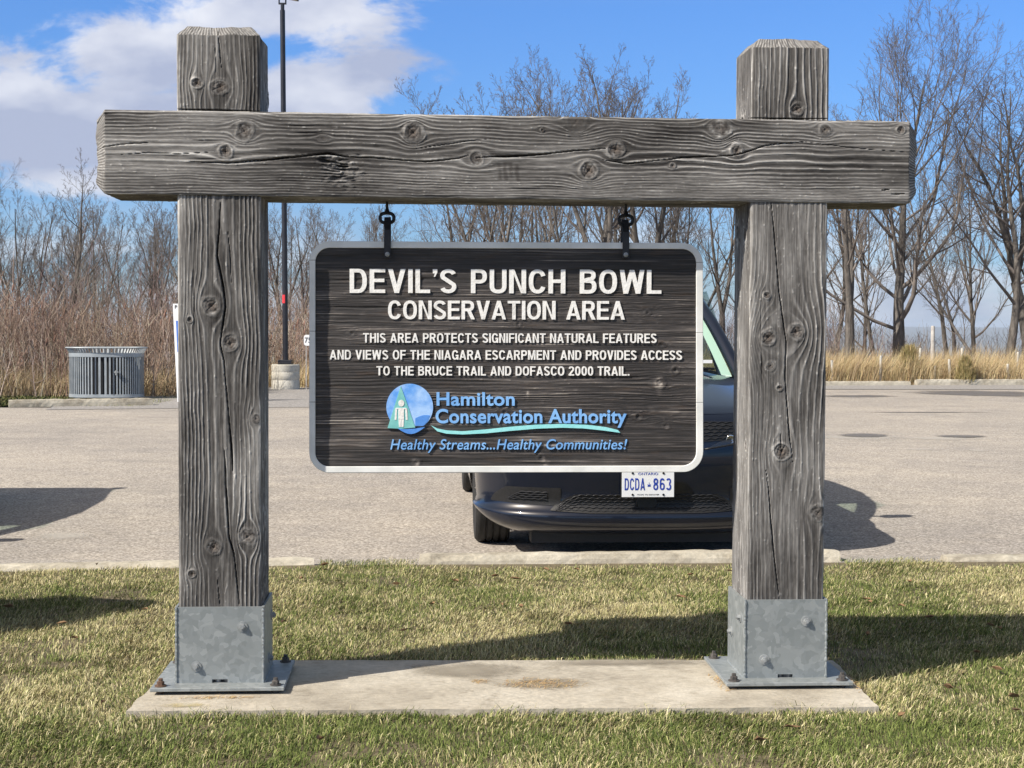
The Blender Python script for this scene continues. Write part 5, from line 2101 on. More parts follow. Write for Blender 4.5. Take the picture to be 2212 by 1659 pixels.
def build_small_things():
    # tall white parking board, mostly behind the post
    c = ground(383, 869, LOT_Z)
    D = c.y
    s = F / D
    root = empty('parking_sign', c, R(1), 'tall white parking board with blue panel, half hidden by the wooden post', 'sign')
    hgt = (869 - 656) / s
    tilt = (375 - 384) / s / hgt

    def X(z):
        return tilt * z
    mb = MB()
    w = .62
    mb.add([(X(0), 0, 0), (X(0) + w, 0, 0), (X(hgt) + w, 0, hgt), (X(hgt), 0, hgt), (X(0), .03, 0), (X(0) + w, .03, 0), (X(hgt) + w, .03, hgt), (X(hgt), .03, hgt)],
           [(0, 1, 2, 3), (7, 6, 5, 4), (0, 4, 5, 1), (1, 5, 6, 2), (2, 6, 7, 3), (3, 7, 4, 0)])
    mb.build('board', M['signface'], root)
    z0, z1 = (869 - 760) / s, (869 - 693) / s
    mb = MB()
    mb.add([(X(z0) + .045, -.004, z0), (X(z0) + w - .045, -.004, z0), (X(z1) + w - .045, -.004, z1), (X(z1) + .045, -.004, z1)], [(0, 1, 2, 3)])
    mb.build('blue_panel', M['signblue'], root)
    zt = (869 - 664) / s
    font_line('lettering', 'P', X(zt) + .035, X(zt) + .075, zt - .02, .06, -.001, M['signtext'], root, (0, 0, 0), .02, 0, .003)
    for sx in (.03, w - .06):
        pass
    # little numbered plate on a stake, beside the sign border
    c = ground(662, 790, GROUND_Z)
    c = at(661, 735, 33.0)
    root = empty('number_sign', (c.x, c.y, GROUND_Z), 0, 'small white number plate on a thin stake in the dry grass by the sign border', 'sign')
    zc = c.z - GROUND_Z
    mb = MB()
    mb.box(-.008, .012, .004, .03, 0, zc)
    mb.build('stake', M['greypost'], root)
    mb = MB()
    mb.prism([(.06 * 1.1 + .066 * math.cos(R(a)) * 1.5, zc + .10 * math.sin(R(a)) * 1.15) if 0 else ((.04 + .085 * math.copysign(abs(math.cos(R(a))) ** .5, math.cos(R(a)))), zc + .115 * math.copysign(abs(math.sin(R(a))) ** .5, math.sin(R(a)))) for a in range(0, 360, 12)], -.006, .002)
    mb.build('plate', M['signface'], root)
    font_line('lettering', '75', -.025, .105, zc - .05, .11, -.007, M['signtext'], root, (0, 0, 0), .01, 0, .003)
    # grey fence post at the lip of the drop
    c = at(2015, 728, 40.4)
    mb = MB()
    zt = at(2015, 704, 40.4).z - GROUND_Z
    mb.lathe([(.055, -.1), (.052, zt - .03), (.04, zt), (.0001, zt + .004)], (0, 0, 0), 12)
    o = mb.build('fence_post', M['greypost'], smooth=True, angle=40)
    o.location = (c.x, c.y, GROUND_Z)
    tag(o, 'lone round grey fence post standing in the tall dry grass', 'fence post')
    # white sapling tubes in the grass
    proto = None
    for (px, y0, y1) in ((1985, 752, 772), (2053, 776, 808), (2074, 752, 770), (2018, 790, 802), (2178, 786, 804), (2197, 760, 774), (1902, 768, 782), (1800, 778, 790)):
        D = 38.9 if y0 > 765 else 40.0
        zt = at(px, y0, D).z - GROUND_Z
        c = at(px, y0, D)
        if proto is None:
            mb = MB()
            mb.lathe([(.035, 0), (.033, 1.0), (.027, 1.0), (.027, .9)], (0, 0, 0), 10)
            proto = mb.build('sapling_tube', M['stake'], smooth=True, angle=40)
            o = proto
        else:
            o = proto.copy()
            COL.objects.link(o)
        o.location = (c.x, c.y, GROUND_Z)
        o.scale = (1, 1, zt)
        o.rotation_euler = (R(random.Random(px).uniform(-3, 3)), R(random.Random(px + 1).uniform(-4, 4)), 0)
        tag(o, 'white plastic sapling tube standing in the tall dry grass', 'tree tube', 'white sapling tubes in the dry grass')
    # unseen rock, added outside the view to throw a shadow over the lawn
    bm = bmesh.new()
    bmesh.ops.create_icosphere(bm, subdivisions=4, radius=1)
    from mathutils import noise as mn
    for v in bm.verts:
        k = 1 + .22 * mn.noise(v.co * 1.3 + Vector((4, 2, 1))) + .07 * mn.noise(v.co * 4)
        v.co = Vector((v.co.x * .62 * k, v.co.y * .42 * k, max(-.3, v.co.z) * .78 * k))
    me = bpy.data.meshes.new('added_boulder')
    bm.to_mesh(me)
    bm.free()
    for p in me.polygons:
        p.use_smooth = True
    o = link('added_boulder', me, M['rock'])
    o.location = (-2.98, 6.8, LAWN_Z + .1)
    o.scale = (1, 1, 1.35)
    tag(o, 'big rounded grey rock added out of view to throw a shadow over the grass', 'added_boulder')


build_small_things()


# ================================================================== GRASS
def ground_z(y):
    z = GROUND_Z
    if y > 50:
        t = min(1.0, (y - 50) / 150.0)
        z -= 95 * t * t * (3 - 2 * t)
    return z


def blades(name, pts, hgt, wid, lean_dir, lean, cols, material, three=False):
    """curved tapering blades; pts (N,3) bases, lean (N) 0..1.5"""
    N = len(pts)
    rn = np.random.default_rng(len(name) + N)
    ang = lean_dir
    dirv = np.stack([np.cos(ang), np.sin(ang), np.zeros(N)], -1)
    fa = rn.uniform(0, math.pi, N)
    side = np.stack([np.cos(fa), np.sin(fa), np.zeros(N)], -1) * (wid / 2)[:, None]
    up = np.array([0, 0, 1.0])
    l1 = lean * .35
    p1 = pts + (dirv * np.sin(l1)[:, None] + up * np.cos(l1)[:, None]) * (hgt * .5)[:, None]
    l2 = lean * 1.1
    p2 = p1 + (dirv * np.sin(l2)[:, None] + up * np.cos(l2)[:, None]) * (hgt * .5)[:, None]
    V = np.stack([pts - side, pts + side, p1 + side * .8, p1 - side * .8, p2], 1).reshape(-1, 3)
    b = np.arange(N) * 5
    Q = np.stack([b, b + 1, b + 2, b + 3], -1)
    T = np.stack([b + 3, b + 2, b + 4], -1)
    C = np.repeat(cols[:, None, :], 5, 1).reshape(-1, 3)
    return link(name, np_mesh(name, V, Q, T, cols=C), material)


def pick(rn, n, pal, w):
    idx = rn.choice(len(pal), n, p=np.array(w) / sum(w))
    c = np.array(pal)[idx]
    return c * rn.uniform(.75, 1.25, (n, 1)) * rn.uniform(.93, 1.07, (n, 3))


def build_lawn():
    rn = np.random.default_rng(5)
    N = 470000
    # more blades near the lens, reaching past the frame on every side
    y = -1.75 + 5.13 * rn.random(N) ** 1.0
    hw = 1.75 + (y + 1.75) * .36 + .55
    x = rn.uniform(-1, 1, N) * hw
    ex = 70000
    y = np.concatenate([y, rn.uniform(-2.5, 3.1, ex)])
    x = np.concatenate([x, rn.uniform(-7, 7, ex)])
    # keep the pad clear, with an uneven overgrown edge
    pad = np.array(PAD)
    px0, px1 = pad[:, 0].min(), pad[:, 0].max()
    py0, py1 = pad[:, 1].min(), pad[:, 1].max()
    e = .035 * vn(x * 5, y * 5, 3) + .03 * vn(x * 17, y * 17, 4)
    # left and right pad edges run at a slant
    fl, fr, br, bl = gl(274, 1536), gl(1897, 1527), gl(1800, 1426), gl(380, 1426)
    t = np.clip((y - py0) / (py1 - py0), 0, 1)
    lx = fl[0] + (bl[0] - fl[0]) * t
    rx = fr[0] + (br[0] - fr[0]) * t
    inside = (x > lx - .005 + e) & (x < rx + .005 - e) & (y > py0 + .045 + e) & (y < py1 - .01 - e)
    # the far edge thins into gravel
    gaps = [(gl(690, 1215)[0], gl(900, 1215)[0]), (gl(1825, 1208)[0], gl(2045, 1208)[0])]
    edge = 3.10 + .07 * vn(x * 3, y * 0, 9) - .08 * np.clip(vn(x * .8, y * 0 + 4, 10) + .2, 0, 1)
    for (g0, g1) in gaps:
        edge = np.where((x > g0) & (x < g1), 3.30 + .16 * vn(x * 6, y * 0, 14), edge)
    thin = np.clip((edge - y) / .30, 0, 1) > rn.random(len(x)) * .8
    cover = fbm(x * 2.2, y * 2.2, 12, 4)
    bald = (cover < -.42) & (rn.random(len(x)) < .65)
    keep = ~inside & thin & ~bald
    x, y, cover = x[keep], y[keep], cover[keep]
    n = len(x)
    z = np.full(n, LAWN_Z)
    pts = np.stack([x, y, z], -1)
    clump = fbm(x * 6, y * 6, 21, 3)
    hgt = (.020 + .022 * rn.random(n) ** 1.6) * np.clip(1 + .9 * clump, .55, 1.7)
    hgt *= np.where(rn.random(n) < .02, 1.6, 1.0)
    hgt *= np.interp(y, [-1.6, -.4, .5, 3.1], [1.1, 1.0, .95, .8])
    wid = rn.uniform(.0018, .0038, n)
    # blades of a tuft lean alike
    ang = .55 + 3.2 * fbm(x * 4, y * 4, 31, 3) + rn.normal(0, 1.0, n)
    lean = np.clip(rn.normal(1.25, .42, n) + .3 * clump, .1, 1.75)
    straw = np.array([(.46, .41, .22), (.58, .525, .32), (.34, .285, .15), (.39, .38, .17)])
    green = np.array([(.105, .14, .034), (.15, .185, .05), (.065, .095, .025), (.21, .24, .08)])
    mixf = .45 + .80 * fbm(x * 1.5, y * 1.5, 41, 4) + .30 * fbm(x * 9, y * 9, 42, 2) + np.interp(y, [-1.5, 0, 1.2, 3], [-.14, -.02, .10, .06])
    is_straw = rn.random(n) < mixf
    cols = np.where(is_straw[:, None], straw[rn.integers(0, 4, n)], green[rn.integers(0, 4, n)])
    cols = cols * rn.uniform(.55, 1.25, (n, 1))
    o = blades('lawn_grass', pts, hgt, wid, ang, lean, np.clip(cols, 0, 1), M['blade'])
    o.matrix_world = FM
    tag(o, 'short winter lawn grass, green mixed with straw', 'grass', kind='stuff')

    # dry thatch lying on the middle of the pad and along its edges
    def thatch(px, py, rx, ry, k):
        c, e_, u_ = gl(px, py), gl(px + rx, py), gl(px, py - ry)
        a, b = abs(e_[0] - c[0]), abs(u_[1] - c[1])
        r = np.sqrt(rn.random(k)) * rn.uniform(.5, 1.15, k)
        th = rn.uniform(0, 6.283, k)
        return np.stack([c[0] + a * r * np.cos(th), c[1] + b * r * np.sin(th), np.full(k, .003)], -1)
    pts = np.concatenate([thatch(1165, 1478, 95, 12, 520), thatch(1035, 1473, 18, 5, 60), thatch(1562, 1476, 26, 22, 160), thatch(470, 1508, 90, 3, 150), thatch(1830, 1470, 18, 25, 120)])
    n = len(pts)
    o = blades('dry_thatch', pts, rn.uniform(.02, .055, n), rn.uniform(.0016, .003, n), rn.normal(.3, .9, n), np.full(n, 1.38), pick(rn, n, [(.40, .27, .13), (.50, .37, .19), (.33, .22, .11)], [1, 1, 1]), M['blade'])
    o.matrix_world = FM
    o.scale = (1, 1, .22)
    tag(o, 'dry brown grass clippings lying on the concrete pad', 'grass', kind='stuff')


build_lawn()


def build_leaves():
    rn = random.Random(91)
    mb = MB()
    for i in range(70):
        x, y = rn.uniform(-2.4, 2.4), rn.uniform(-1.2, 3.2)
        if abs(x) < 1.3 and -.35 < y < .65:
            continue
        else:
            z = LAWN_Z + rn.uniform(.018, .035)
        a = rn.uniform(0, 6.28)
        L, W_ = rn.uniform(.014, .034), rn.uniform(.008, .015)
        c, s_ = math.cos(a), math.sin(a)
        P = []
        for (u, w, h) in ((-1, 0, 0), (-.3, 1, .006), (.5, .8, .010), (1, 0, .004), (.5, -.8, .009), (-.3, -1, .007), (0, 0, -.002)):
            P.append((x + c * u * L - s_ * w * W_, y + s_ * u * L + c * w * W_, z + h + rn.uniform(0, .008)))
        mb.add(P, [(0, 1, 6), (1, 2, 6), (2, 3, 6), (3, 4, 6), (4, 5, 6), (5, 0, 6)])
    o = mb.build('fallen_leaves', m_noisy('dead_leaf', (.12, .065, .03), (.26, .16, .08), 30, .8, .2))
    o.matrix_world = FM
    tag(o, 'dead brown leaves scattered over the lawn', 'leaves', kind='stuff')


build_leaves()


def build_dry_grass():
    rn = np.random.default_rng(11)
    P, Hh, Wd, An, Le, Co = [], [], [], [], [], []

    def add(n, fx, fy, h0, h1, pal, w, wid=(.005, .010), lean=(.55, .3), ang=(.1, .6)):
        x, y = fx(n), fy(n)
        z = np.where(y > 50, GROUND_Z - 1.0, GROUND_Z)
        cl = fbm(x * 1.3, y * 1.3, 5, 3)
        ok = cl > -.5
        x, y, z, cl = x[ok], y[ok], z[ok], cl[ok]
        m = len(x)
        P.append(np.stack([x, y, z], -1))
        Hh.append(rn.uniform(h0, h1, m) * np.clip(1 + .55 * cl, .5, 1.5))
        Wd.append(rn.uniform(*wid, m))
        An.append(rn.normal(*ang, m))
        Le.append(np.clip(rn.normal(*lean, m), .02, 1.45))
        Co.append(pick(rn, m, pal, w))
    gold = [(.45, .345, .19), (.53, .42, .25), (.37, .275, .15), (.31, .22, .12), (.60, .50, .32)]
    tan = [(.34, .265, .165), (.44, .35, .225), (.26, .195, .12), (.52, .42, .27)]
    U = lambda a, b: (lambda n: rn.uniform(a, b, n))
    # tall golden band behind the lot
    add(56000, U(2.0, 24), lambda n: 38.75 + 3.8 * rn.random(n) ** 1.4, .55, 1.0, gold, [3, 3, 2, 1, 1.6])
    add(14000, U(2.0, 24), U(42, 48), .4, .8, gold, [2, 2, 2, 2, 1])
    # shorter matted grass in front of the thicket and round the lamp
    add(38000, U(-17, -5.4), lambda n: 30.6 + 3.6 * rn.random(n), .3, .75, tan, [2, 2, 2, 1], lean=(.95, .35), ang=(.2, 1.2))
    add(26000, U(-6.2, 3), lambda n: 35.4 + 5.0 * rn.random(n) ** 1.2, .3, .75, gold, [3, 3, 2, 1, 1])
    # green strip along the far lot edge
    add(26000, U(-17, -6.3), lambda n: 26.7 + 4.4 * rn.random(n), .035, .08, [(.12, .15, .05), (.17, .19, .065), (.30, .26, .13)], [2, 2, 2], lean=(.8, .4))
    P, Hh, Wd, An, Le, Co = map(np.concatenate, (P, Hh, Wd, An, Le, Co))
    o = blades('dry_grass', P, Hh, Wd, An, Le, np.clip(Co, 0, 1), M['straw'])
    tag(o, 'tall dry golden grass along the far edges of the lot', 'grass', kind='stuff')


build_dry_grass()


# ================================================================== BARE TREES AND BRUSH
def tubes(paths, k):
    """paths: list of (pts list, radii list) all tubes with k sides -> V, Q"""
    by = {}
    for p, r in paths:
        by.setdefault(len(p), []).append((p, r))
    Vs, Qs, base = [], [], 0
    for n, L in by.items():
        A = np.array([p for p, r in L], dtype=np.float64)
        Rr = np.array([r for p, r in L])
        T = np.empty_like(A)
        T[:, 1:-1] = A[:, 2:] - A[:, :-2]
        T[:, 0] = A[:, 1] - A[:, 0]
        T[:, -1] = A[:, -1] - A[:, -2]
        T /= np.linalg.norm(T, axis=2, keepdims=True) + 1e-9
        ref = np.where(np.abs(T[..., 2:3]) < .9, np.array([0, 0, 1.0]), np.array([0, 1.0, 0]))
        a = np.cross(T, ref)
        a /= np.linalg.norm(a, axis=2, keepdims=True) + 1e-9
        b = np.cross(a, T)
        th = 2 * np.pi * np.arange(k) / k
        V = A[:, :, None, :] + Rr[:, :, None, None] * (a[:, :, None, :] * np.cos(th)[None, None, :, None] + b[:, :, None, :] * np.sin(th)[None, None, :, None])
        m = len(L)
        idx = base + (np.arange(m)[:, None, None] * n + np.arange(n - 1)[None, :, None]) * k
        j = np.arange(k)[None, None, :]
        j2 = (j + 1) % k
        Qs.append(np.stack([idx + j, idx + j2, idx + k + j2, idx + k + j], -1).reshape(-1, 4))
        Vs.append(V.reshape(-1, 3))
        base += m * n * k
    return np.concatenate(Vs), np.concatenate(Qs)


def merge_tubes(groups):
    Vs, Qs, b = [], [], 0
    for paths, k in groups:
        if not paths:
            continue
        V, Q = tubes(paths, k)
        Vs.append(V)
        Qs.append(Q + b)
        b += len(V)
    return np.concatenate(Vs), np.concatenate(Qs)


def rotv(d, axis, a):
    return (Matrix.Rotation(a, 3, axis) @ d)


def tree_proto(seed, Ht, r, cs=.25, n=(15, 8, 6, 4), ang=(42, 38, 36, 40), lr=(.50, .46, .44, .42), up=.10, wob=.07, fork=None, lean=(0, 0), shape=1.0, mat_='twig', low=0.0, tmin=.0032):
    rn = random.Random(seed)
    trunk, crown = [], {1: [], 2: [], 3: [], 4: []}

    def path(p, d, L, r0, r1, ns, w, trop):
        pts, rr = [tuple(p)], [r0]
        q, dd = Vector(p), Vector(d)
        for i in range(ns):
            dd = (dd + Vector((rn.gauss(0, w), rn.gauss(0, w), rn.gauss(0, w * .6) + trop))).normalized()
            q = q + dd * (L / ns)
            pts.append(tuple(q))
            rr.append(r0 + (r1 - r0) * ((i + 1) / ns))
        return pts, rr

    def sample(pts, rr, t):
        f = t * (len(pts) - 1)
        i = min(int(f), len(pts) - 2)
        a, b = Vector(pts[i]), Vector(pts[i + 1])
        return a.lerp(b, f - i), (b - a).normalized(), rr[i] + (rr[i + 1] - rr[i]) * (f - i)

    def branch(pts, rr, L, lev):
        cnt = n[lev - 1]
        cnt = max(2, int(cnt * rn.uniform(.75, 1.25)))
        az = rn.uniform(0, 6.28)
        t0 = cs if lev == 1 else .22
        for i in range(cnt):
            t = t0 + (1 - t0) * ((i + rn.uniform(.1, .9)) / cnt) ** .9
            p, d, rad = sample(pts, rr, min(t, .985))
            az += 2.4 + rn.uniform(-.5, .5)
            ref = Vector((0, 0, 1)) if abs(d.z) < .95 else Vector((1, 0, 0))
            ax = d.cross(ref).normalized()
            nd = rotv(d, ax, R(ang[lev - 1] + rn.gauss(0, 9)))
            nd = rotv(nd, d, az)
            fall = (1 - shape * .55 * (t - t0) / (1 - t0)) if lev == 1 else (1 - .45 * t)
            ln = L * lr[lev - 1] * fall * rn.uniform(.7, 1.2)
            r0 = min(rad * .72, max(.0052, rad * .48 * rn.uniform(.8, 1.15)))
            ns = (8, 5, 3, 2)[lev - 1]
            q, qr = path(p, nd, ln, r0, max(tmin, r0 * .26), ns, (.10, .13, .16, .2)[lev - 1], up * (1.0, .7, .5, .35)[lev - 1])
            crown[lev].append((q, qr))
            if lev < 4:
                branch(q, qr, ln, lev + 1)

    d0 = Vector((lean[0], lean[1], 1)).normalized()
    if fork:
        zf, k, spread = fork
        p, rr = path((0, 0, -.3), d0, Ht * zf + .3, r * 1.15, r * .85, 6, wob * .6, .03)
        rr[0] = r * 1.5
        trunk.append((p, rr))
        a0 = rn.uniform(0, 6.28)
        for i in range(k):
            t = a0 + 6.28 * i / k
            sp = spread * rn.uniform(.7, 1.2)
            dd = (Vector((math.cos(t) * sp, math.sin(t) * sp, 1)) + Vector((lean[0], lean[1], 0))).normalized()
            L = Ht * (1 - zf) * rn.uniform(.88, 1.0)
            q, qr = path(p[-1], dd, L, r * (.72 if k == 2 else .6), .012, 10, wob, up * .5)
            trunk.append((q, qr))
            branch(q, qr, L * .95, 1)
    else:
        p, rr = path((0, 0, -.3), d0, Ht + .3, r, .012, 16, wob, .06)
        rr = [r * (1 - .93 * (i / 16) ** .85) + (.35 * r if i == 0 else 0) for i in range(17)]
        trunk.append((p, rr))
        branch(p, rr, Ht * .9, 1)
    tm = np_mesh('trunk', *tubes_multi(trunk, 10), smooth=True)
    tm.materials.append(M['bark'])
    cm = np_mesh('crown', *merge_tubes([(crown[1], 6), (crown[2], 4), (crown[3] + crown[4], 3)]))
    cm.materials.append(M[mat_])
    top = max(v[2] for pp in (trunk, crown[1], crown[2]) for (q, _) in pp for v in q)
    return tm, cm, top


def tubes_multi(paths, k):
    V, Q = tubes(paths, k)
    return V, Q


def build_trees():
    T = {}
    T['fan'] = tree_proto(3, 9.5, .19, cs=.17, n=(30, 12, 7, 5), ang=(46, 30, 32, 36), lr=(.66, .48, .42, .4), up=.16, wob=.035, shape=1.0)
    T['forked'] = tree_proto(7, 8.0, .15, cs=.12, n=(12, 9, 6, 5), ang=(40, 36, 36, 40), lr=(.46, .46, .44, .42), up=.12, wob=.05, fork=(.30, 2, .36))
    T['slim'] = tree_proto(12, 7.5, .085, cs=.25, n=(18, 8, 6, 5), ang=(38, 34, 36, 40), lr=(.36, .46, .44, .42), up=.10, wob=.05)
    T['spread'] = tree_proto(19, 8.5, .18, cs=.20, n=(18, 10, 6, 5), ang=(58, 44, 40, 42), lr=(.58, .48, .44, .42), up=.05, wob=.06, mat_='twig_dark', shape=.7)
    T['knobby'] = tree_proto(25, 8.0, .14, cs=.2, n=(12, 9, 6, 5), ang=(46, 44, 46, 48), lr=(.5, .46, .42, .36), up=.10, wob=.13, fork=(.32, 3, .42), mat_='twig_dark')
    T['cone'] = tree_proto(31, 7.0, .12, cs=.12, n=(26, 8, 6, 5), ang=(52, 36, 36, 38), lr=(.46, .44, .42, .42), up=.10, wob=.03, shape=1.35)
    T['clump'] = tree_proto(38, 6.0, .085, cs=.15, n=(10, 8, 6, 5), ang=(34, 32, 34, 38), lr=(.46, .46, .44, .42), up=.12, wob=.06, fork=(.12, 4, .33))
    T['leaner'] = tree_proto(44, 5.5, .08, cs=.3, n=(12, 8, 6, 5), ang=(40, 38, 38, 40), lr=(.36, .46, .44, .42), up=.16, wob=.09, lean=(-.62, .1), mat_='twig_dark')
    T['windswept'] = tree_proto(52, 8.2, .10, cs=.40, n=(16, 9, 6, 5), ang=(36, 32, 34, 36), lr=(.36, .46, .44, .42), up=.10, wob=.06, lean=(.10, 0), shape=.8)

    def place(kind, px, ytop, D, label, group=None, rz=None, sx=1.0, name='bare_tree'):
        tm, cm, top = T[kind]
        rn = random.Random(int(px * 7 + D * 13))
        c = at(px, HZ, D)
        zb = ground_z(D)
        zt = at(px, ytop, D).z
        k = (zt - zb) / top
        root = empty(name, (c.x, c.y, zb), rn.uniform(0, 6.28) if rz is None else rz, label, 'tree', group)
        root.scale = (k * sx, k * sx, k)
        for nm, me in (('trunk', tm), ('crown', cm)):
            o = bpy.data.objects.new(nm, me)
            COL.objects.link(o)
            o.parent = root
        return root
    # the ones that stand out
    place('fan', 1945, -55, 42, 'tallest bare tree, fan of fine upright branches over the beam end', rz=1.0, sx=1.2)
    place('forked', 1836, 205, 41, 'bare tree forking low into two limbs just beside the post', rz=.35)
    place('slim', 1893, 240, 45, 'thin dark-stemmed tree between the forked tree and the tallest tree', rz=.6)
    place('spread', 2172, 30, 42, 'broad dark tree with level spreading limbs near the picture edge', rz=2.1, sx=.85)
    place('leaner', 2152, 480, 40, 'young tree with a bent stem leaning over the dry grass', rz=.1)
    place('knobby', 2240, 120, 44, 'dark tree half cut off by the picture edge, behind the spreading tree', rz=1.3)
    place('cone', 150, 318, 47, 'conical bare tree rising highest above the brown thicket', rz=.4, sx=1.1)
    place('clump', 52, 402, 50, 'bare tree dividing into upright stems, beside the conical tree at the picture edge', rz=2.0)
    place('windswept', 1180, 112, 43, 'slender wind-bent tree showing above the middle of the beam', rz=.3, sx=.7)
    place('knobby', 1335, 82, 41, 'tallest of the trees over the beam, with knobby twigs', rz=.8, sx=.9)
    place('slim', 1040, 160, 47, 'lone rounded tree top over the beam, apart from the others', rz=1.9, sx=1.1)
    place('windswept', 1068, 150, 44, 'bushy tree top leaning over the beam between the lone and the slender one', rz=5.9, sx=1.1)
    place('forked', 1400, 132, 44, 'low-limbed tree over the beam reaching out beside the tallest one', rz=2.6)
    place('clump', 1245, 138, 42, 'many-stemmed tree over the beam beside the slender wind-bent one', rz=1.1, sx=.75)
    # the wood behind: nothing tells these apart
    g1 = 'thin bare trees massed behind the brown thicket'
    l1 = 'one of the thin bare trees massed behind the brown thicket'
    for i, (px, yt, D, k, sx) in enumerate([(-60, 330, 48, 'spread', .9), (5, 385, 45, 'slim', 1.1), (100, 440, 55, 'slim', 1.3), (205, 425, 52, 'clump', .9), (262, 450, 55, 'windswept', 1.0), (310, 432, 50, 'clump', 1.0),
                                            (372, 430, 48, 'clump', .9), (410, 420, 52, 'slim', 1.2), (-130, 360, 50, 'forked', 1), (-210, 340, 46, 'cone', 1), (-330, 330, 50, 'fan', 1), (-470, 350, 48, 'clump', 1), (-620, 330, 50, 'cone', 1), (-800, 340, 48, 'forked', 1), (232, 505, 46, 'slim', 1.3), (338, 470, 60, 'forked', 1.0), (28, 450, 54, 'forked', .9), (185, 470, 56, 'cone', .9), (120, 480, 50, 'clump', 1), (285, 470, 47, 'slim', 1.3)]):
        place(k, px, yt, D, l1, g1, sx=sx)
    g2 = 'bare trees crowding behind the hanging sign'
    l2 = 'one of the bare trees crowding behind the hanging sign'
    for i, (px, yt, D, k, sx) in enumerate([(592, 425, 46, 'knobby', .8), (625, 440, 52, 'clump', .9), (810, 440, 47, 'forked', .8), (1060, 260, 53, 'cone', .9), (1160, 300, 48, 'forked', .8), (1420, 300, 52, 'clump', .9), (655, 425, 46, 'forked', .8), (700, 440, 47, 'slim', 1.2), (770, 425, 52, 'clump', 1), (850, 440, 54, 'slim', 1.2), (900, 420, 50, 'spread', .8),
                                            (985, 300, 50, 'forked', .9), (1020, 230, 46, 'slim', 1), (1110, 190, 50, 'clump', .9), (1215, 190, 47, 'slim', .9), (1290, 150, 45, 'slim', .9), (1365, 170, 48, 'knobby', .8),
                                            (1445, 290, 46, 'spread', .6), (1500, 330, 50, 'clump', 1), (1560, 330, 48, 'forked', .9), (1640, 320, 47, 'cone', .9), (1700, 300, 50, 'slim', 1.0)]):
        place(k, px, yt, D, l2, g2, sx=sx)
    g3 = 'thinner bare trees along the drop beyond the golden grass'
    l3 = 'one of the thinner bare trees along the drop beyond the golden grass'
    for i, (px, yt, D, k, sx) in enumerate([(1800, 235, 48, 'slim', 1.1), (1868, 330, 50, 'cone', .7), (2050, 300, 54, 'slim', 1.2), (2105, 210, 50, 'fan', .7),
                                            (2215, 95, 46, 'spread', .8), (2300, 60, 44, 'forked', 1), (2390, 80, 48, 'fan', 1), (2500, 90, 43, 'spread', 1), (2660, 120, 46, 'forked', 1), (2800, 60, 44, 'fan', .9), (2950, 150, 50, 'knobby', 1), (3120, 90, 45, 'spread', 1), (3300, 130, 48, 'clump', 1), (1765, 330, 46, 'forked', .9), (2065, 430, 46, 'slim', 1.4)]):
        place(k, px, yt, D, l3, g3, sx=sx)


build_trees()


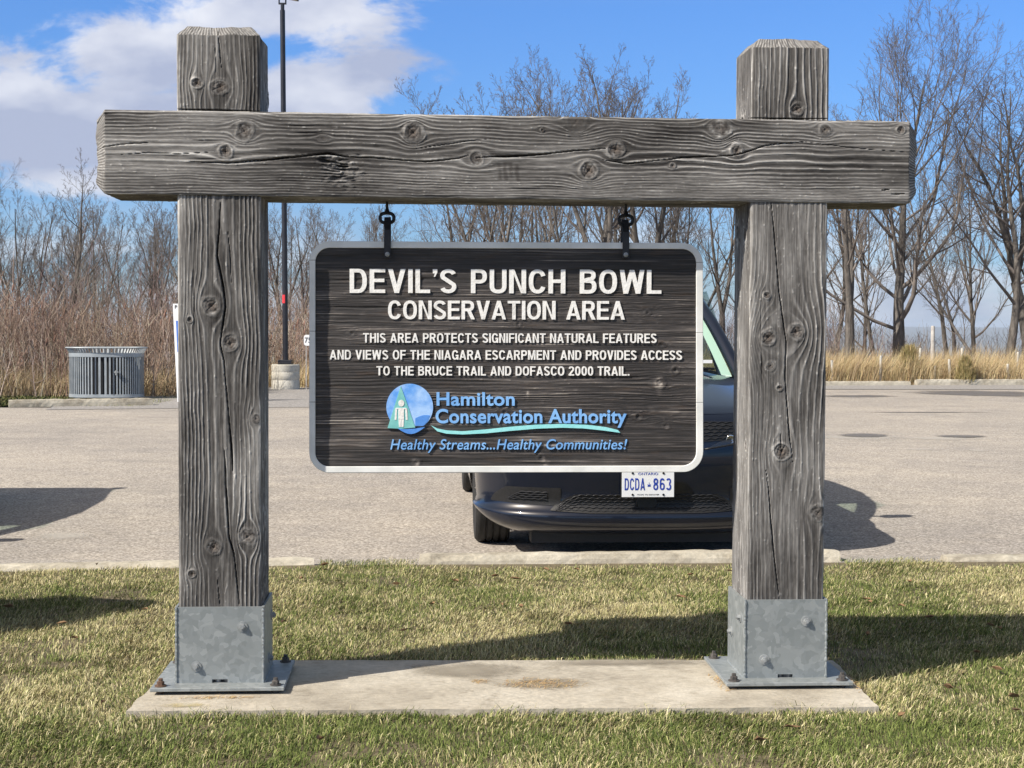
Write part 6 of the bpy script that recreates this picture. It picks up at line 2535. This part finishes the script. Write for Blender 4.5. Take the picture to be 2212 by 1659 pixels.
def build_brush():
    rn = np.random.default_rng(77)

    def stems(name, label, regions):
        paths, cols = [], []
        quadsV, quadsC = [], []
        for (cnt, x0, x1, y0, y1, h0, h1, pal, w, heads) in regions:
            x, y = rn.uniform(x0, x1, cnt), rn.uniform(y0, y1, cnt)
            hh = rn.uniform(h0, h1, cnt) * np.clip(1 + .5 * fbm(x * .7, y * .7, 6, 3), .6, 1.35)
            cc = pick(rn, cnt, pal, w)
            for i in range(cnt):
                p = np.array([x[i], y[i], ground_z(y[i])])
                d = np.array([rn.normal(.04, .16), rn.normal(0, .16), 1.0])
                pts = [p]
                for k in range(3):
                    d = d + np.array([rn.normal(0, .09), rn.normal(0, .09), 0])
                    p = p + d / np.linalg.norm(d) * hh[i] / 3
                    pts.append(p)
                r = rn.uniform(.005, .011)
                paths.append((pts, [r, r * .85, r * .7, r * .45]))
                cols.append(cc[i])
                for b in range(rn.integers(3, 7)):
                    t = rn.uniform(.35, .98)
                    f = t * 3
                    k = min(int(f), 2)
                    q = pts[k] + (pts[k + 1] - pts[k]) * (f - k)
                    L = hh[i] * rn.uniform(.14, .34)
                    dd = np.array([rn.normal(0, .55), rn.normal(0, .55), rn.uniform(.45, 1.1)])
                    dd /= np.linalg.norm(dd)
                    m = q + dd * L * .5
                    e = m + (dd + np.array([rn.normal(0, .2), rn.normal(0, .2), .2])) * L * .5
                    e2 = e + (dd + np.array([rn.normal(0, .3), rn.normal(0, .3), .3])) * L * .2
                    paths.append(([q, m, e, e2], [r * .6, r * .5, r * .42, .003]))
                    cols.append(cc[i] * rn.uniform(.85, 1.15))
                if heads and rn.random() < heads:
                    # a drooping rusty seed head
                    a = pts[-1]
                    w_ = rn.uniform(.014, .026)
                    paths.append(([a + np.array([0, 0, -.02]), a + np.array([0, 0, .03]), a + np.array([.01, 0, .09]), a + np.array([.02, 0, .15])], [w_ * .3, w_, w_ * .8, .004]))
                    cols.append(np.array([.17, .10, .078]) * rn.uniform(.7, 1.3))
        V, Q = tubes(paths, 3)
        C = np.repeat(np.array(cols), 12, 0)
        o = link(name, np_mesh(name, V, Q, cols=np.clip(C, 0, 1)), M['stem'])
        tag(o, label, 'brush', kind='stuff')
    red = [(.265, .192, .150), (.20, .142, .112), (.335, .26, .21), (.145, .105, .086), (.42, .355, .30)]
    grey = [(.20, .165, .15), (.14, .11, .10), (.28, .24, .215), (.23, .17, .16)]
    stems('thicket', 'dense reddish brown thicket of upright stems behind the bin',
          [(2900, -21, -6.6, 31.5, 38.5, 1.25, 1.85, red, [3, 3, 2, 2, 1], .07),
           (450, -7.6, -4.0, 36, 41, 1.0, 1.9, red, [2, 2, 2, 1, 2], .2),
           (300, -17.5, -6.6, 30.2, 32, .6, 1.5, red, [2, 2, 3, 1, 2], .1)])
    stems('undergrowth', 'tangled grey undergrowth at the foot of the bare trees',
          [(900, -6.0, 3.0, 39, 46, 1.1, 2.3, grey, [2, 2, 2, 2], 0),
           (500, 3.0, 9.5, 40.5, 48, 1.0, 2.2, grey, [2, 2, 2, 2], 0),
           (420, 9.5, 20, 41.5, 48, .6, 1.35, grey, [2, 2, 2, 2], 0),
           (650, -18, -6, 41, 50, 1.6, 3.3, grey, [2, 2, 2, 2], 0)])
    # two small cedars in the golden grass
    def cedar(px, y0, y1, D, label, seed):
        r_ = np.random.default_rng(seed)
        zt = at(px, y0, D).z - GROUND_Z
        c = at(px, y0, D)
        root = empty('young_cedar', (c.x, c.y, GROUND_Z), 0, label, 'shrub')
        n = 1700
        t = r_.random(n) ** .9
        rad = .42 * zt * (1.05 - t) ** .45 * np.sqrt(r_.random(n)) * r_.uniform(.6, 1.2, n)
        th = r_.uniform(0, 6.283, n)
        P = np.stack([rad * np.cos(th), rad * np.sin(th), .08 + t * zt * .9], -1)
        cols = pick(r_, n, [(.26, .215, .085), (.34, .275, .125), (.19, .17, .07), (.44, .34, .18)], [2, 2, 2, 2])
        o = blades('foliage', P, r_.uniform(.08, .22, n), r_.uniform(.006, .014, n), th, r_.uniform(.1, .8, n), cols, M['blade'])
        o.parent = root
        mb = MB()
        mb.tube([(0, 0, -.05), (.01, 0, zt * .5), (0, 0, zt * .9)], [.022, .015, .005], 6)
        mb.build('trunk', M['bark'], root)
    cedar(1965, 751, 780, 39.2, 'small yellow-green cedar in the golden grass under the tallest tree', 1)
    cedar(2085, 779, 800, 38.6, 'low spreading yellow-green cedar in the golden grass beside a white tube', 2)


build_brush()


# ================================================================== AIR
def build_haze():
    m = bpy.data.materials.new('haze')
    m.use_nodes = True
    nt = m.node_tree
    nt.nodes.clear()
    o = nt.nodes.new('ShaderNodeOutputMaterial')
    v = nt.nodes.new('ShaderNodeVolumePrincipled')
    v.inputs['Color'].default_value = (0.72, 0.83, 1.0, 1)
    v.inputs['Density'].default_value = 0.00009
    nt.links.new(v.outputs[0], o.inputs['Volume'])
    mb = MB()
    mb.box(-9300, 9300, -80, 13300, -110, 60)
    h = mb.build('haze', m)
    tag(h, 'thin blue air', 'haze', kind='stuff')


build_haze()
